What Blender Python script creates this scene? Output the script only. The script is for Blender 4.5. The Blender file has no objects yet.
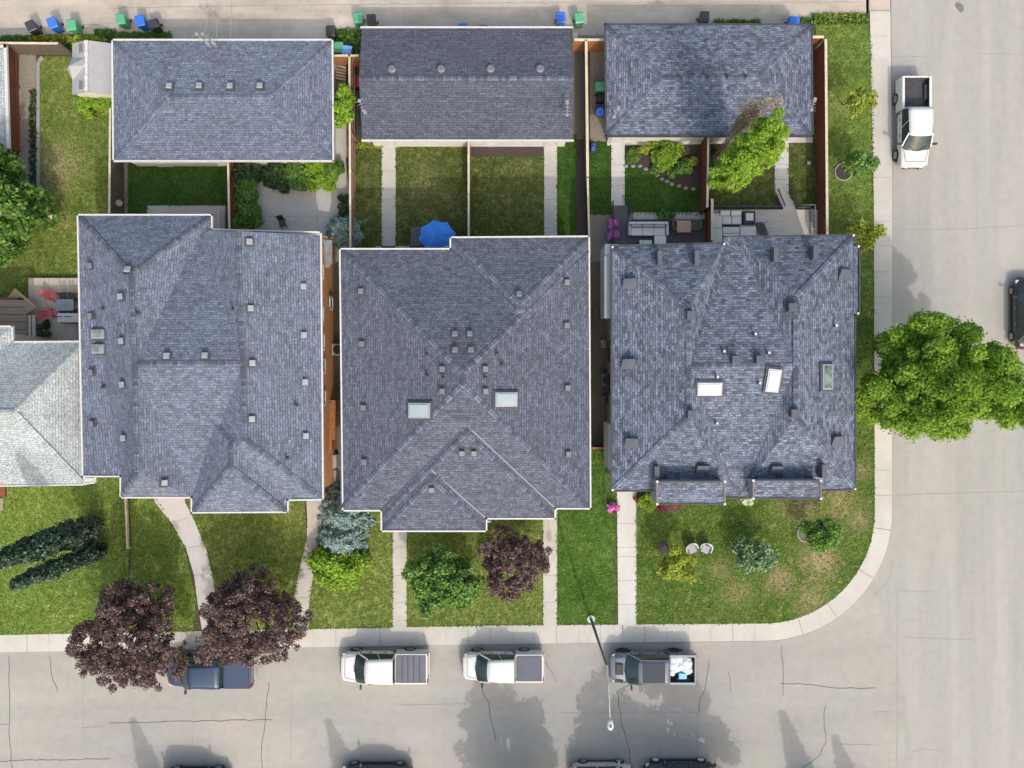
import bpy, bmesh, math, random
import numpy as np
from mathutils import Vector, Matrix
from mathutils.bvhtree import BVHTree
R = math.radians
random.seed(7); rng = np.random.default_rng(7)
S = bpy.context.scene; COL = S.collection

# ---------------------------------------------------------------- camera, sky, sun, exposure
CAMH, F = 52.0, 780.0
cd = bpy.data.cameras.new('camera'); cam = bpy.data.objects.new('camera', cd); COL.objects.link(cam)
cam.location = (0, 0, CAMH); cam.rotation_euler = (0, 0, 0)
cd.sensor_width = 36; cd.lens = F/1024*36; cd.clip_end = 3000
S.camera = cam
SUN_EL, SUN_AZ = 45.0, 19.0        # sun stands to the south, a little east
w = bpy.data.worlds.new('World'); S.world = w; w.use_nodes = True
nt = w.node_tree; bg = nt.nodes['Background']
sky = nt.nodes.new('ShaderNodeTexSky'); sky.sky_type = 'NISHITA'; sky.sun_disc = False
sky.sun_elevation = R(SUN_EL); sky.sun_rotation = R(180-SUN_AZ); sky.air_density = 1.9; sky.dust_density = 6.0
nt.links.new(sky.outputs[0], bg.inputs[0]); bg.inputs[1].default_value = 0.15
sd = bpy.data.lights.new('sun', 'SUN'); sun = bpy.data.objects.new('sun', sd); COL.objects.link(sun)
sd.energy = 1.3; sd.angle = R(0.6); sd.color = (1.0, 0.965, 0.92)
d = Vector((-math.sin(R(SUN_AZ))*math.cos(R(SUN_EL)), math.cos(R(SUN_AZ))*math.cos(R(SUN_EL)), -math.sin(R(SUN_EL))))
sun.rotation_euler = d.to_track_quat('-Z', 'Y').to_euler()
S.view_settings.view_transform = 'Standard'; S.view_settings.look = 'None'
S.view_settings.gamma = 1.0; S.view_settings.use_curve_mapping = False
S.view_settings.exposure = 0.48

# ---------------------------------------------------------------- helpers
def P(px, py, z=0.0):                       # a spot in the place, from where it shows and how high it is
    k = (CAMH-z)/F
    return Vector(((px-512)*k, (384-py)*k, z))

def newmat(name):
    m = bpy.data.materials.new(name); m.use_nodes = True
    return m, m.node_tree, m.node_tree.nodes['Principled BSDF']

def _noise(nt, vec, scale, detail=4, rough=.6, dist=0.0):
    n = nt.nodes.new('ShaderNodeTexNoise'); n.inputs['Scale'].default_value = scale
    n.inputs['Detail'].default_value = detail; n.inputs['Roughness'].default_value = rough
    n.inputs['Distortion'].default_value = dist
    nt.links.new(vec, n.inputs['Vector']); return n.outputs['Fac']
def _ramp(nt, fac, stops):
    r = nt.nodes.new('ShaderNodeValToRGB'); el = r.color_ramp.elements
    while len(el) < len(stops): el.new(0.5)
    for e, (p, c) in zip(el, stops):
        e.position = p; e.color = (*c, 1) if not isinstance(c, (int, float)) else (c, c, c, 1)
    nt.links.new(fac, r.inputs[0]); return r.outputs[0]
def _mix(nt, fac, a, b, mode='MIX'):
    n = nt.nodes.new('ShaderNodeMix'); n.data_type = 'RGBA'; n.blend_type = mode
    for sock, v in ((n.inputs[0], fac), (n.inputs[6], a), (n.inputs[7], b)):
        if isinstance(v, (int, float)): sock.default_value = v
        elif isinstance(v, (tuple, list)): sock.default_value = (*v[:3], 1)
        else: nt.links.new(v, sock)
    return n.outputs[2]
def _math(nt, op, a, b):
    n = nt.nodes.new('ShaderNodeMath'); n.operation = op
    for s, v in ((n.inputs[0], a), (n.inputs[1], b)):
        if isinstance(v, (int, float)): s.default_value = v
        else: nt.links.new(v, s)
    return n.outputs[0]
def _coord(nt, kind='Object', scale=None, rot=None):
    t = nt.nodes.new('ShaderNodeTexCoord'); o = t.outputs[kind]
    if scale or rot:
        m = nt.nodes.new('ShaderNodeMapping')
        if scale: m.inputs['Scale'].default_value = scale
        if rot: m.inputs['Rotation'].default_value = rot
        nt.links.new(o, m.inputs['Vector']); o = m.outputs[0]
    return o
def _bump(nt, b, h, strength=.3, dist=.02):
    n = nt.nodes.new('ShaderNodeBump'); n.inputs['Strength'].default_value = strength; n.inputs['Distance'].default_value = dist
    nt.links.new(h, n.inputs['Height']); nt.links.new(n.outputs[0], b.inputs['Normal'])

_cache = {}
def M(name, c, c2=None, scale=6, rough=.75, metal=0, bump=0, coat=0, detail=5, stretch=None):
    if name in _cache: return _cache[name]
    m, nt, b = newmat(name)
    b.inputs['Roughness'].default_value = rough; b.inputs['Metallic'].default_value = metal
    if coat: b.inputs['Coat Weight'].default_value = coat; b.inputs['Coat Roughness'].default_value = .06
    if c2 is None: c2 = tuple(x*.82 for x in c)
    f = _noise(nt, _coord(nt, 'Object', stretch), scale, detail)
    nt.links.new(_ramp(nt, f, [(.3, c), (.7, c2)]), b.inputs['Base Color'])
    if bump: _bump(nt, b, f, bump, .02)
    _cache[name] = m; return m

def shingles(name, ca, cb, cc, spread=.5, big=.5):
    m, nt, b = newmat(name); b.inputs['Roughness'].default_value = .9
    uv = _coord(nt, 'UV')
    def brick(w_, h_, off, c1, c2, mort):
        n = nt.nodes.new('ShaderNodeTexBrick'); n.inputs['Scale'].default_value = 1
        n.inputs['Brick Width'].default_value = w_; n.inputs['Row Height'].default_value = h_
        n.inputs['Mortar Size'].default_value = .016; n.inputs['Mortar Smooth'].default_value = .5; n.inputs['Bias'].default_value = -.1
        n.offset = off; n.inputs['Color1'].default_value = (*c1, 1); n.inputs['Color2'].default_value = (*c2, 1)
        n.inputs['Mortar'].default_value = (*mort, 1)
        nt.links.new(uv, n.inputs['Vector']); return n
    dark = tuple(x*.55 for x in ca)
    b1 = brick(.23, .15, .37, ca, cb, dark); b2 = brick(.36, .15, .61, ca, cc, dark)
    c = _mix(nt, spread, b1.outputs[0], b2.outputs[0])
    f = _noise(nt, uv, 3.2, 6, .7); c = _mix(nt, .75, c, _ramp(nt, f, [(.34, .70), (.5, 1.0), (.66, 1.32)]), 'MULTIPLY')
    f3 = _noise(nt, uv, 9, 4, .8); c = _mix(nt, .95, c, _ramp(nt, f3, [(.33, .52), (.5, .97), (.64, 1.6)]), 'MULTIPLY')
    f2 = _noise(nt, uv, .35, 5, .6); c = _mix(nt, big, c, _ramp(nt, f2, [(.35, .78), (.65, 1.14)]), 'MULTIPLY')
    nt.links.new(c, b.inputs['Base Color'])
    _bump(nt, b, _mix(nt, .5, b1.outputs[0], f3), .7, .03)
    return m

def lawnmat(name, g1, g2, dry, dryness=.5, patches=(), fine=1.0):
    m, nt, b = newmat(name); b.inputs['Roughness'].default_value = .95
    b.inputs['Specular IOR Level'].default_value = .15
    o = _coord(nt)
    f1 = _noise(nt, o, .55, 6, .65, .4); f2 = _noise(nt, o, 2.6, 6, .75); f3 = _noise(nt, o, 11, 5, .8)
    c = _ramp(nt, f1, [(.36, g1), (.64, g2)])
    c = _mix(nt, _ramp(nt, f2, [(.55-.25*dryness+.1, 0.0), (.85-.12*dryness, .75)]), c, dry)
    for (px, py, r, amt) in patches:
        p = P(px, py, .13)
        mp = nt.nodes.new('ShaderNodeVectorMath'); mp.operation = 'DISTANCE'
        nt.links.new(o, mp.inputs[0]); mp.inputs[1].default_value = p
        dd = _math(nt, 'DIVIDE', mp.outputs['Value'], r/15.0)
        dd = _math(nt, 'ADD', dd, _math(nt, 'MULTIPLY', _math(nt, 'SUBTRACT', f2, .5), 4.2))
        c = _mix(nt, _ramp(nt, dd, [(.15, amt), (1.3, 0.0)]), c, dry)
    c = _mix(nt, .95, c, _ramp(nt, f3, [(.34, .35), (.5, .92), (.66, 1.75)]), 'MULTIPLY')
    c = _mix(nt, .8, c, _ramp(nt, f2, [(.33, .62), (.67, 1.3)]), 'MULTIPLY')
    nt.links.new(c, b.inputs['Base Color']); _bump(nt, b, f3, .9, .06)
    return m

def leafmat(name, c1, c2, c3=None, trans=.25):
    m, nt, b = newmat(name); b.inputs['Roughness'].default_value = .65; b.inputs['Specular IOR Level'].default_value = .25
    g = nt.nodes.new('ShaderNodeNewGeometry'); o = _coord(nt)
    f = _noise(nt, o, .8, 3)
    r = _math(nt, 'ADD', _math(nt, 'MULTIPLY', g.outputs['Random Per Island'], .62), _math(nt, 'MULTIPLY', f, .42))
    c = _ramp(nt, r, [(.2, c1), (.55, c2), (.9, c3 or c2)])
    nt.links.new(c, b.inputs['Base Color'])
    if trans:
        t = nt.nodes.new('ShaderNodeBsdfTranslucent'); nt.links.new(c, t.inputs[0])
        mx = nt.nodes.new('ShaderNodeMixShader'); mx.inputs[0].default_value = trans
        out = nt.nodes['Material Output']
        nt.links.new(b.outputs[0], mx.inputs[1]); nt.links.new(t.outputs[0], mx.inputs[2]); nt.links.new(mx.outputs[0], out.inputs[0])
    return m

class MB:
    def __init__(s): s.v = []; s.f = []; s.mi = []; s.uv = None
    def add(s, vs, fs, mi=0):
        n = len(s.v); s.v += [tuple(v) for v in vs]; s.f += [tuple(i+n for i in f) for f in fs]; s.mi += [mi]*len(fs); return s
    def box(s, c, size, rz=0, mi=0, top=1.0, rot=None):
        hx, hy, hz = size[0]/2, size[1]/2, size[2]/2
        pts = [Vector((x*(top if z > 0 else 1), y*(top if z > 0 else 1), z)) for z in (-hz, hz) for x, y in ((-hx, -hy), (hx, -hy), (hx, hy), (-hx, hy))]
        m = rot if rot else Matrix.Rotation(rz, 3, 'Z')
        return s.add([Vector(c)+m @ p for p in pts], [(3, 2, 1, 0), (4, 5, 6, 7), (0, 1, 5, 4), (1, 2, 6, 5), (2, 3, 7, 6), (3, 0, 4, 7)], mi)
    def beam(s, a, b, w_, h, mi=0):
        a, b = Vector(a), Vector(b); d_ = b-a; L = d_.length
        x = d_.normalized(); up = Vector((0, 0, 1)) if abs(x.z) < .95 else Vector((0, 1, 0))
        y = up.cross(x).normalized(); z = x.cross(y)
        return s.box((a+b)/2, (L, w_, h), mi=mi, rot=Matrix((x, y, z)).transposed())
    def tube(s, pts, rads, n=8, mi=0, caps=True):
        pts = [Vector(p) for p in pts]
        if isinstance(rads, (int, float)): rads = [rads]*len(pts)
        vs = []; fs = []
        for i, p in enumerate(pts):
            t = (pts[min(i+1, len(pts)-1)]-pts[max(i-1, 0)]).normalized()
            u = t.cross(Vector((0, 0, 1)) if abs(t.z) < .9 else Vector((1, 0, 0))).normalized(); v = t.cross(u)
            for k in range(n):
                a = 2*math.pi*k/n; vs.append(p+(u*math.cos(a)+v*math.sin(a))*rads[i])
        for i in range(len(pts)-1):
            for k in range(n):
                fs.append((i*n+k, i*n+(k+1) % n, (i+1)*n+(k+1) % n, (i+1)*n+k))
        if caps: fs.append(tuple(range(n))[::-1]); fs.append(tuple(range((len(pts)-1)*n, len(pts)*n)))
        return s.add(vs, fs, mi)
    def cyl(s, a, b, r, n=16, mi=0, r2=None): return s.tube([a, b], [r, r if r2 is None else r2], n, mi)
    def prism(s, poly, z0, z1, mi=0):
        n = len(poly); area = sum(poly[i][0]*poly[(i+1) % n][1]-poly[(i+1) % n][0]*poly[i][1] for i in range(n))
        if area < 0: poly = poly[::-1]
        vs = [(p[0], p[1], z0) for p in poly]+[(p[0], p[1], z1) for p in poly]
        return s.add(vs, [tuple(range(n))[::-1], tuple(range(n, 2*n))]+[(i, (i+1) % n, n+(i+1) % n, n+i) for i in range(n)], mi)
    def sphere(s, c, r, n=12, m=8, mi=0, jit=0):
        c = Vector(c); rr = (r, r, r) if isinstance(r, (int, float)) else r; vs = []; fs = []
        for i in range(m+1):
            t = math.pi*i/m
            for k in range(n):
                a = 2*math.pi*k/n; j = 1+random.uniform(-jit, jit)
                vs.append(c+Vector((rr[0]*math.sin(t)*math.cos(a)*j, rr[1]*math.sin(t)*math.sin(a)*j, rr[2]*math.cos(t)*j)))
        for i in range(m):
            for k in range(n): fs.append((i*n+k, (i+1)*n+k, (i+1)*n+(k+1) % n, i*n+(k+1) % n))
        return s.add(vs, fs, mi)
    def build(s, name, mats, parent=None, world=False, smooth=False, bevel=0, sub=0, uv=None):
        me = bpy.data.meshes.new(name); me.from_pydata(s.v, [], s.f)
        if not isinstance(mats, (list, tuple)): mats = [mats]
        for m in mats: me.materials.append(m)
        if len(mats) > 1: me.polygons.foreach_set('material_index', s.mi)
        if uv:
            l = me.uv_layers.new(name='UVMap'); l.data.foreach_set('uv', [c for q in uv for c in q])
        if smooth: me.polygons.foreach_set('use_smooth', [True]*len(me.polygons))
        o = bpy.data.objects.new(name, me); COL.objects.link(o)
        if parent:
            o.parent = parent
            if world: o.location = -parent.matrix_basis.translation if parent.parent is None else Vector((0, 0, 0))
        if sub:
            md = o.modifiers.new('sub', 'SUBSURF'); md.levels = sub; md.render_levels = sub
        if bevel:
            md = o.modifiers.new('bev', 'BEVEL'); md.width = bevel; md.segments = 2; md.limit_method = 'ANGLE'
        return o

def tag(o, label, cat, group=None):
    o['label'] = label; o['category'] = cat
    if group: o['group'] = group
    return o
def thing(name, label, cat, loc=(0, 0, 0), rz=0, group=None):
    o = bpy.data.objects.new(name, None); COL.objects.link(o); o.empty_display_size = .3
    o.location = loc; o.rotation_euler = (0, 0, rz); return tag(o, label, cat, group)
def struct(o): o['kind'] = 'structure'; return o
def stuff(o, label, cat): o['kind'] = 'stuff'; return tag(o, label, cat)
def copy_tree(o, parent=None):
    c = o.copy(); COL.objects.link(c)
    if parent: c.parent = parent
    for ch in list(o.children): copy_tree(ch, c)
    return c
def dup(o, loc, rz, label, group=None):
    c = copy_tree(o); c.location = loc; c.rotation_euler = (0, 0, rz); c['label'] = label
    if group: c['group'] = group
    return c
def poly(pts, z=0.0): return [P(x, y, z) for x, y in pts]

# ---------------------------------------------------------------- materials

def concrete(name, c1, c2, sx=(1, 1, 1), bump=.15, spots=.5):
    m, nt, b = newmat(name); b.inputs['Roughness'].default_value = .92; b.inputs['Specular IOR Level'].default_value = .2
    o = _coord(nt, 'Object', sx); o2 = _coord(nt)
    f1 = _noise(nt, o, .35, 6, .6, .3); f2 = _noise(nt, o2, 1.7, 8, .7); f3 = _noise(nt, o2, 22, 4, .8)
    c = _ramp(nt, f1, [(.35, c1), (.65, c2)])
    c = _mix(nt, 1.0, c, _ramp(nt, _noise(nt, o, .8, 4, .7), [(.35, (1.03, .985, .985)), (.5, (1, 1, 1)), (.65, (.965, 1.0, .975))]), 'MULTIPLY')
    c = _mix(nt, spots, c, _ramp(nt, f2, [(.3, .86), (.5, 1.0), (.72, 1.1)]), 'MULTIPLY')
    c = _mix(nt, .7, c, _ramp(nt, f3, [(.3, .84), (.7, 1.14)]), 'MULTIPLY')
    f4 = _noise(nt, o2, .9, 5, .75, 1.2); c = _mix(nt, spots, c, _ramp(nt, f4, [(.28, .80), (.36, .97), (.62, 1.0), (.74, 1.08)]), 'MULTIPLY')
    f5 = _noise(nt, o2, 3.1, 3, .6, .3); c = _mix(nt, spots*.8, c, _ramp(nt, f5, [(.22, .70), (.27, 1.0)]), 'MULTIPLY')
    nt.links.new(c, b.inputs['Base Color']); _bump(nt, b, f3, bump, .01); return m
ROAD = concrete('street_concrete', (.335, .325, .308), (.385, .372, .352), (.25, 1, 1), spots=.6)
ROADE = concrete('side_street_concrete', (.33, .328, .312), (.395, .382, .365), (1.6, .12, 1), spots=.55)
ALLEY = concrete('alley_concrete', (.38, .335, .29), (.57, .51, .45), (.35, 1.2, 1), spots=.9)
WALK = concrete('sidewalk_concrete', (.47, .455, .425), (.54, .525, .495))
PATH = concrete('path_concrete', (.44, .425, .395), (.53, .515, .485))
PATHW = concrete('pale_path_concrete', (.52, .51, .50), (.58, .575, .565))
GRAVEL = M('gravel', (.30, .27, .235), (.17, .15, .125), scale=9, bump=.8, detail=8)
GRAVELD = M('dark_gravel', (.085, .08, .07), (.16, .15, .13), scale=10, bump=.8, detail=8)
SOIL = M('soil', (.055, .042, .032), (.10, .075, .055), scale=4, bump=.8, detail=8)
MULCH = M('mulch', (.035, .026, .026), (.075, .05, .045), scale=9, bump=.9, detail=8)
CRACK = M('crack', (.10, .09, .08), (.17, .155, .14), scale=2)
JOINT = M('joint', (.27, .25, .225), (.33, .31, .28), scale=2)
WHITE = M('white_trim', (.62, .61, .60), (.54, .53, .52), scale=3, rough=.5)
CHAR = M('charcoal_trim', (.045, .047, .052), (.06, .062, .068), scale=3, rough=.5)
GALV = M('vent_metal', (.38, .40, .45), (.30, .32, .37), scale=5, rough=.45, metal=.2)
DARKM = M('dark_metal', (.03, .03, .034), (.045, .045, .05), scale=5, rough=.5)
BARK = M('bark', (.13, .10, .08), (.07, .055, .045), scale=8, bump=.8, stretch=(1, 1, .2))
GLASS = M('window_glass', (.03, .04, .045), (.045, .055, .06), scale=1, rough=.06)
CARGLASS = M('car_glass', (.045, .075, .085), (.025, .04, .045), scale=2.5, rough=.07)
TYRE = M('tyre_rubber', (.018, .018, .019), (.03, .03, .03), scale=12, rough=.85)
RIM = M('alloy', (.42, .43, .45), (.3, .31, .33), scale=5, rough=.35, metal=.6)
CAPW = M('fence_cap', (.66, .58, .45), (.52, .44, .33), scale=3)
REDW = M('red_brown_boards', (.24, .075, .032), (.12, .038, .02), scale=3, bump=.4, stretch=(3, 3, .3))
ORW = M('orange_boards', (.42, .18, .075), (.30, .12, .05), scale=3, bump=.3, stretch=(3, 3, .3))
GREYW = M('weathered_boards', (.15, .12, .10), (.085, .068, .058), scale=3, bump=.4, stretch=(3, 3, .3))
DECKW = M('weathered_deck', (.62, .55, .47), (.42, .365, .305), scale=2.5, bump=.3, stretch=(6, .5, 1))
DECKP = M('pale_deck', (.72, .65, .575), (.56, .50, .44), scale=2.5, bump=.3, stretch=(.5, 6, 1))
DECKD = M('charcoal_deck', (.10, .09, .105), (.135, .125, .145), scale=2.5, bump=.3, stretch=(.5, 6, 1))
SIDT = M('tan_siding', (.62, .34, .17), (.52, .27, .12), scale=1.2, rough=.7)
SIDG = M('grey_siding', (.30, .32, .35), (.24, .26, .29), scale=1.2, rough=.7)
SIDB = M('beige_siding', (.55, .51, .45), (.46, .43, .38), scale=1.2, rough=.7)
SIDW = M('white_siding', (.72, .71, .69), (.62, .61, .59), scale=1.2, rough=.7)
def blue(k, t=1.0): return (.082*k*t, .098*k, .139*k)
SH1 = shingles('slate_blue_shingles', blue(1.2), blue(2.1), blue(2.6), .5)
SH2 = shingles('slate_grey_shingles', blue(.82, 1.05), blue(1.5, 1.06), blue(1.85, 1.06), .5)
SH3 = shingles('rough_blue_shingles', blue(.8), blue(2.4), blue(3.0), .55)
SHG = shingles('garage_grey_shingles', blue(.75, 1.06), blue(1.2, 1.06), blue(1.45, 1.06), .5)
SHL = shingles('pale_grey_shingles', (.36, .40, .42), (.45, .495, .52), (.39, .43, .455), .5, .8)
CAP1 = shingles('ridge_cap_shingles', blue(.85), blue(2.3), blue(1.7), .35)
LEAF = {
 'apple': leafmat('apple_leaves', (.06, .15, .025), (.16, .31, .06), (.33, .46, .16), .3),
 'maple': leafmat('maple_leaves', (.12, .24, .03), (.26, .43, .05), (.38, .54, .08), .46),
 'lime': leafmat('lime_leaves', (.14, .27, .03), (.29, .47, .05), (.42, .57, .09), .42),
 'mid': leafmat('green_leaves', (.05, .12, .02), (.12, .24, .045), (.23, .36, .10), .3),
 'dark': leafmat('dark_leaves', (.018, .04, .014), (.04, .075, .028), (.075, .115, .05), .15),
 'plum': leafmat('plum_leaves', (.045, .024, .024), (.125, .076, .072), (.36, .27, .245), .12),
 'spruce': leafmat('blue_needles', (.10, .17, .165), (.25, .36, .35), (.45, .57, .56), .1),
 'yellow': leafmat('yellow_leaves', (.19, .26, .03), (.36, .43, .06), (.48, .54, .10), .35),
 'vari': leafmat('variegated_leaves', (.06, .13, .045), (.16, .27, .11), (.45, .54, .36), .25),
 'pine': leafmat('dark_needles', (.014, .035, .016), (.03, .065, .03), (.09, .13, .075), .05),
 'juniper': leafmat('juniper_needles', (.022, .05, .028), (.055, .105, .065), (.19, .26, .20), .05),
 'pink': leafmat('pink_petals', (.70, .10, .55), (.85, .25, .72), (.9, .5, .82), .3),
 'red': leafmat('red_petals', (.28, .02, .03), (.40, .05, .06), (.45, .15, .15), .2),
 'white': leafmat('white_petals', (.55, .6, .35), (.75, .78, .6), (.8, .8, .75), .2),
 'dry': leafmat('dry_twigs', (.20, .15, .10), (.32, .25, .17), (.40, .32, .23), .05),
}
# ---------------------------------------------------------------- ground, streets, walks
def slab(name, pts, z0, z1, mat, px=True):
    return struct(MB().prism(poly(pts) if px else pts, z0, z1).build(name, mat))
LB = lawnmat('verge_grass', (.075, .12, .02), (.11, .15, .03), (.22, .18, .09), .5)
gr = MB().add([(-600, -600, -.05), (600, -600, -.05), (600, 600, -.05), (-600, 600, -.05)], [(0, 1, 2, 3)]); struct(gr.build('ground', LB))
def arc(cx, cy, r, a0, a1, n=20): return [(cx+r*math.cos(R(a0+(a1-a0)*i/n)), cy+r*math.sin(R(a0+(a1-a0)*i/n))) for i in range(n+1)]
yt = lambda x: 634.6-.0195*x if x < 500 else 624.9-.0065*(x-500)                       # back edge of the front sidewalk
yb = lambda x: 651.8-.0165*x if x < 500 else 643.5-.0115*(x-500)                       # kerb face
struct(MB().prism([P(-900, 560), P(905, 560), P(905, 795), P(-900, 812)], -.04, 0).build('street', ROAD))
struct(MB().prism([P(860, -900), P(1045, -900), P(1050, 1700), P(905, 1700), P(905, 700), P(870, 560)], -.04, .004).build('side_street', ROADE))
struct(MB().prism([P(-900, -42), P(868.5, -42), P(868.5, 60), P(-900, 60)], -.04, .004).build('alley', ALLEY))
# the block: soil pad at lawn level with the rounded street corner
arc_in = arc(763, 512, 111, 0, 90); arc_out = arc(763, 512, 128.2, 0, 90)
lot = [(-900, 46), (0, 40), (110, 36), (113, 50), (333, 50), (333, 34), (362, 33), (362, 44), (571, 44), (571, 36), (606, 36), (606, 38), (812, 34), (815, 14), (868, 14), (874, 40)]+arc_in+[(500, yt(500)), (-900, yt(-900))]
slab('lot_ground', lot, -.04, .09, SOIL)
side = [(869, 12), (889.5, 12), (891.5, 200)]+arc_out+[(500, yb(500)), (-900, yb(-900)), (-900, yt(-900)-.2), (500, yt(500))]+arc_in[::-1]+[(873, 200), (869, 12)]
slab('sidewalk', side, -.04, .13, WALK)
slab('alley_apron', [(868.5, -60), (889, -60), (889.5, 12), (869, 12)], -.04, .05, ALLEY)
# kerb edge: a narrow darker gutter pan beside the walk
def ribbon(mb, pts, w_, z, mi=0):
    q = [P(x, y) for x, y in pts]
    for a, b in zip(q, q[1:]):
        dd = (b-a); n = Vector((-dd.y, dd.x, 0)).normalized()*w_/2
        mb.add([(a.x-n.x, a.y-n.y, z), (b.x-n.x, b.y-n.y, z), (b.x+n.x, b.y+n.y, z), (a.x+n.x, a.y+n.y, z)], [(0, 1, 2, 3)], mi)
def jag(pts, amp=.7, step=6):
    out = []
    for (x0, y0), (x1, y1) in zip(pts, pts[1:]):
        n = max(1, int(math.hypot(x1-x0, y1-y0)/step))
        for i in range(n): t = i/n; out.append((x0+(x1-x0)*t+random.uniform(-amp, amp), y0+(y1-y0)*t+random.uniform(-amp, amp)))
    return out+[pts[-1]]
g = MB()
ribbon(g, [(890.6, 0), (892.3, 200)]+arc(763, 512, 128.9, 0, 90)+[(500, yb(500)+.3), (-900, yb(-900)+.3)], .07, .009)
struct(g.build('kerb_joint', M('kerb_joint', (.17, .155, .14), (.22, .20, .18), scale=2)))
# south kerb, walk and yards across the street, east side of the side street
slab('sidewalk', [(-900, 812), (905, 795), (905, 815), (-900, 832)], -.04, .13, WALK)
slab('lawn', [(-900, 832), (905, 815), (905, 1700), (-900, 1700)], -.04, .10, LB)
slab('sidewalk', [(1045, -900), (1065, -900), (1070, 1700), (1050, 1700)], -.04, .13, WALK)
cr = MB()
for c in [[(9, 656), (10, 700), (9, 725), (12, 768), (12, 800)], [(0, 724), (9, 724)], [(49, 656), (52, 675), (58, 692)], [(-30, 762), (30, 760), (110, 759)],
          [(110, 723), (160, 722), (250, 720), (273, 720)], [(269, 682), (265, 720), (262, 745), (261, 790)], [(484, 681), (482, 692), (488, 702), (492, 725), (496, 740)],
          [(545, 660), (556, 681)], [(630, 684), (617, 692), (619, 705), (622, 725), (628, 745), (634, 785)], [(709, 662), (705, 690), (700, 700), (699, 712)],
          [(729, 672), (731, 692)], [(782, 645), (783, 675), (783, 696)], [(780, 683), (805, 684), (825, 687), (845, 688), (875, 688)],
          [(825, 705), (824, 720), (826, 742), (820, 755), (800, 770)], [(552, 762), (557, 775)]]:
    ribbon(cr, jag(c), .05 if len(c) > 2 else .035, .006)
struct(cr.build('street_crack', CRACK))
cr = MB()
for c in [[(836, 744), (873, 745)], [(875, 711), (890, 712)], [(900, 591), (940, 592)], [(908, 638), (975, 640)], [(893, 495), (960, 493), (1035, 491)], [(893, 230), (960, 229), (1035, 225)],
          [(975, 54), (1035, 54)], [(893, 57), (940, 56)], [(896, 585), (898, 680), (897, 768)], [(83, 728), (105, 726)], [(83, 655), (83, 760)], [(194, 690), (192, 745)], [(292, 690), (290, 768)],
          [(400, 705), (470, 704)], [(560, 713), (700, 712)], [(577, 690), (580, 740)], [(698, 712), (697, 765)], [(912, 752), (925, 749), (945, 751)], [(893, 560), (889, 580), (875, 596)],
          [(0, 30), (60, 26), (110, 24)], [(108, 8), (240, 6), (480, 3), (860, 2)]]:
    ribbon(cr, jag(c, .4), .04, .010)
struct(cr.build('street_joint', JOINT))
sj = MB()
for i, x in enumerate(list(range(28, 765, 22))):
    ribbon(sj, [(x, yt(x)+.4), (x+.5, yb(x)-.4)], .05 if i % 4 == 0 else .022, .134)
for i, a in enumerate((8, 31, 55, 72)): ribbon(sj, [(763+111.5*math.cos(R(a)), 512+111.5*math.sin(R(a))), (763+128*math.cos(R(a)), 512+128*math.sin(R(a)))], .06, .134)
for i, y in enumerate((37, 178, 222, 246, 272, 297, 470, 495)): ribbon(sj, [(872.5, y), (890.5, y)], .05 if i in (7,) else .025, .134)
struct(sj.build('sidewalk_joint', M('sidewalk_joint', (.25, .235, .21), (.34, .32, .29), scale=2)))
mh = MB(); mh.cyl(P(958, 9, .0), P(958, 9, .014), .33, 24); mh.cyl(P(958, 9, .014), P(958, 9, .022), .27, 24)
tag(mh.build('manhole_cover', M('cast_iron', (.13, .12, .11), (.2, .19, .17), scale=15)), 'round cast iron manhole cover set in the side street near the top right', 'manhole cover')

# lawns
GA = lawnmat('back_lawn_left', (.11, .16, .03), (.165, .21, .045), (.36, .29, .16), .5, [(58, 165, 30, .8), (66, 222, 9, .8), (48, 190, 22, .5)])
GB = lawnmat('back_lawn_painted_shade', (.035, .085, .012), (.055, .115, .018), (.12, .13, .04), .2)  # darker green copy: the shade on these yards is put into the colour
GC = lawnmat('back_lawn_centre', (.06, .095, .018), (.10, .125, .03), (.24, .20, .10), .75, [(425, 180, 20, .5)])
GD = lawnmat('front_lawn_left', (.115, .185, .03), (.17, .24, .05), (.32, .29, .14), .45)
GE = lawnmat('front_lawn_olive', (.11, .16, .03), (.165, .215, .048), (.33, .29, .14), .6)
GF = lawnmat('front_lawn_green', (.05, .115, .016), (.09, .165, .028), (.22, .23, .09), .3)
GG = lawnmat('corner_lawn', (.06, .12, .018), (.105, .165, .03), (.36, .28, .16), .45, [(820, 560, 26, 1), (780, 580, 20, .8), (800, 500, 30, .8), (858, 520, 18, .6), (862, 470, 14, .5), (738, 592, 20, .5), (720, 570, 14, .4), (812, 600, 22, .7), (840, 500, 22, .7)])
GH = lawnmat('boulevard_lawn', (.10, .165, .03), (.16, .23, .045), (.30, .26, .13), .5, [(843, 105, 14, .5)])
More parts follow.
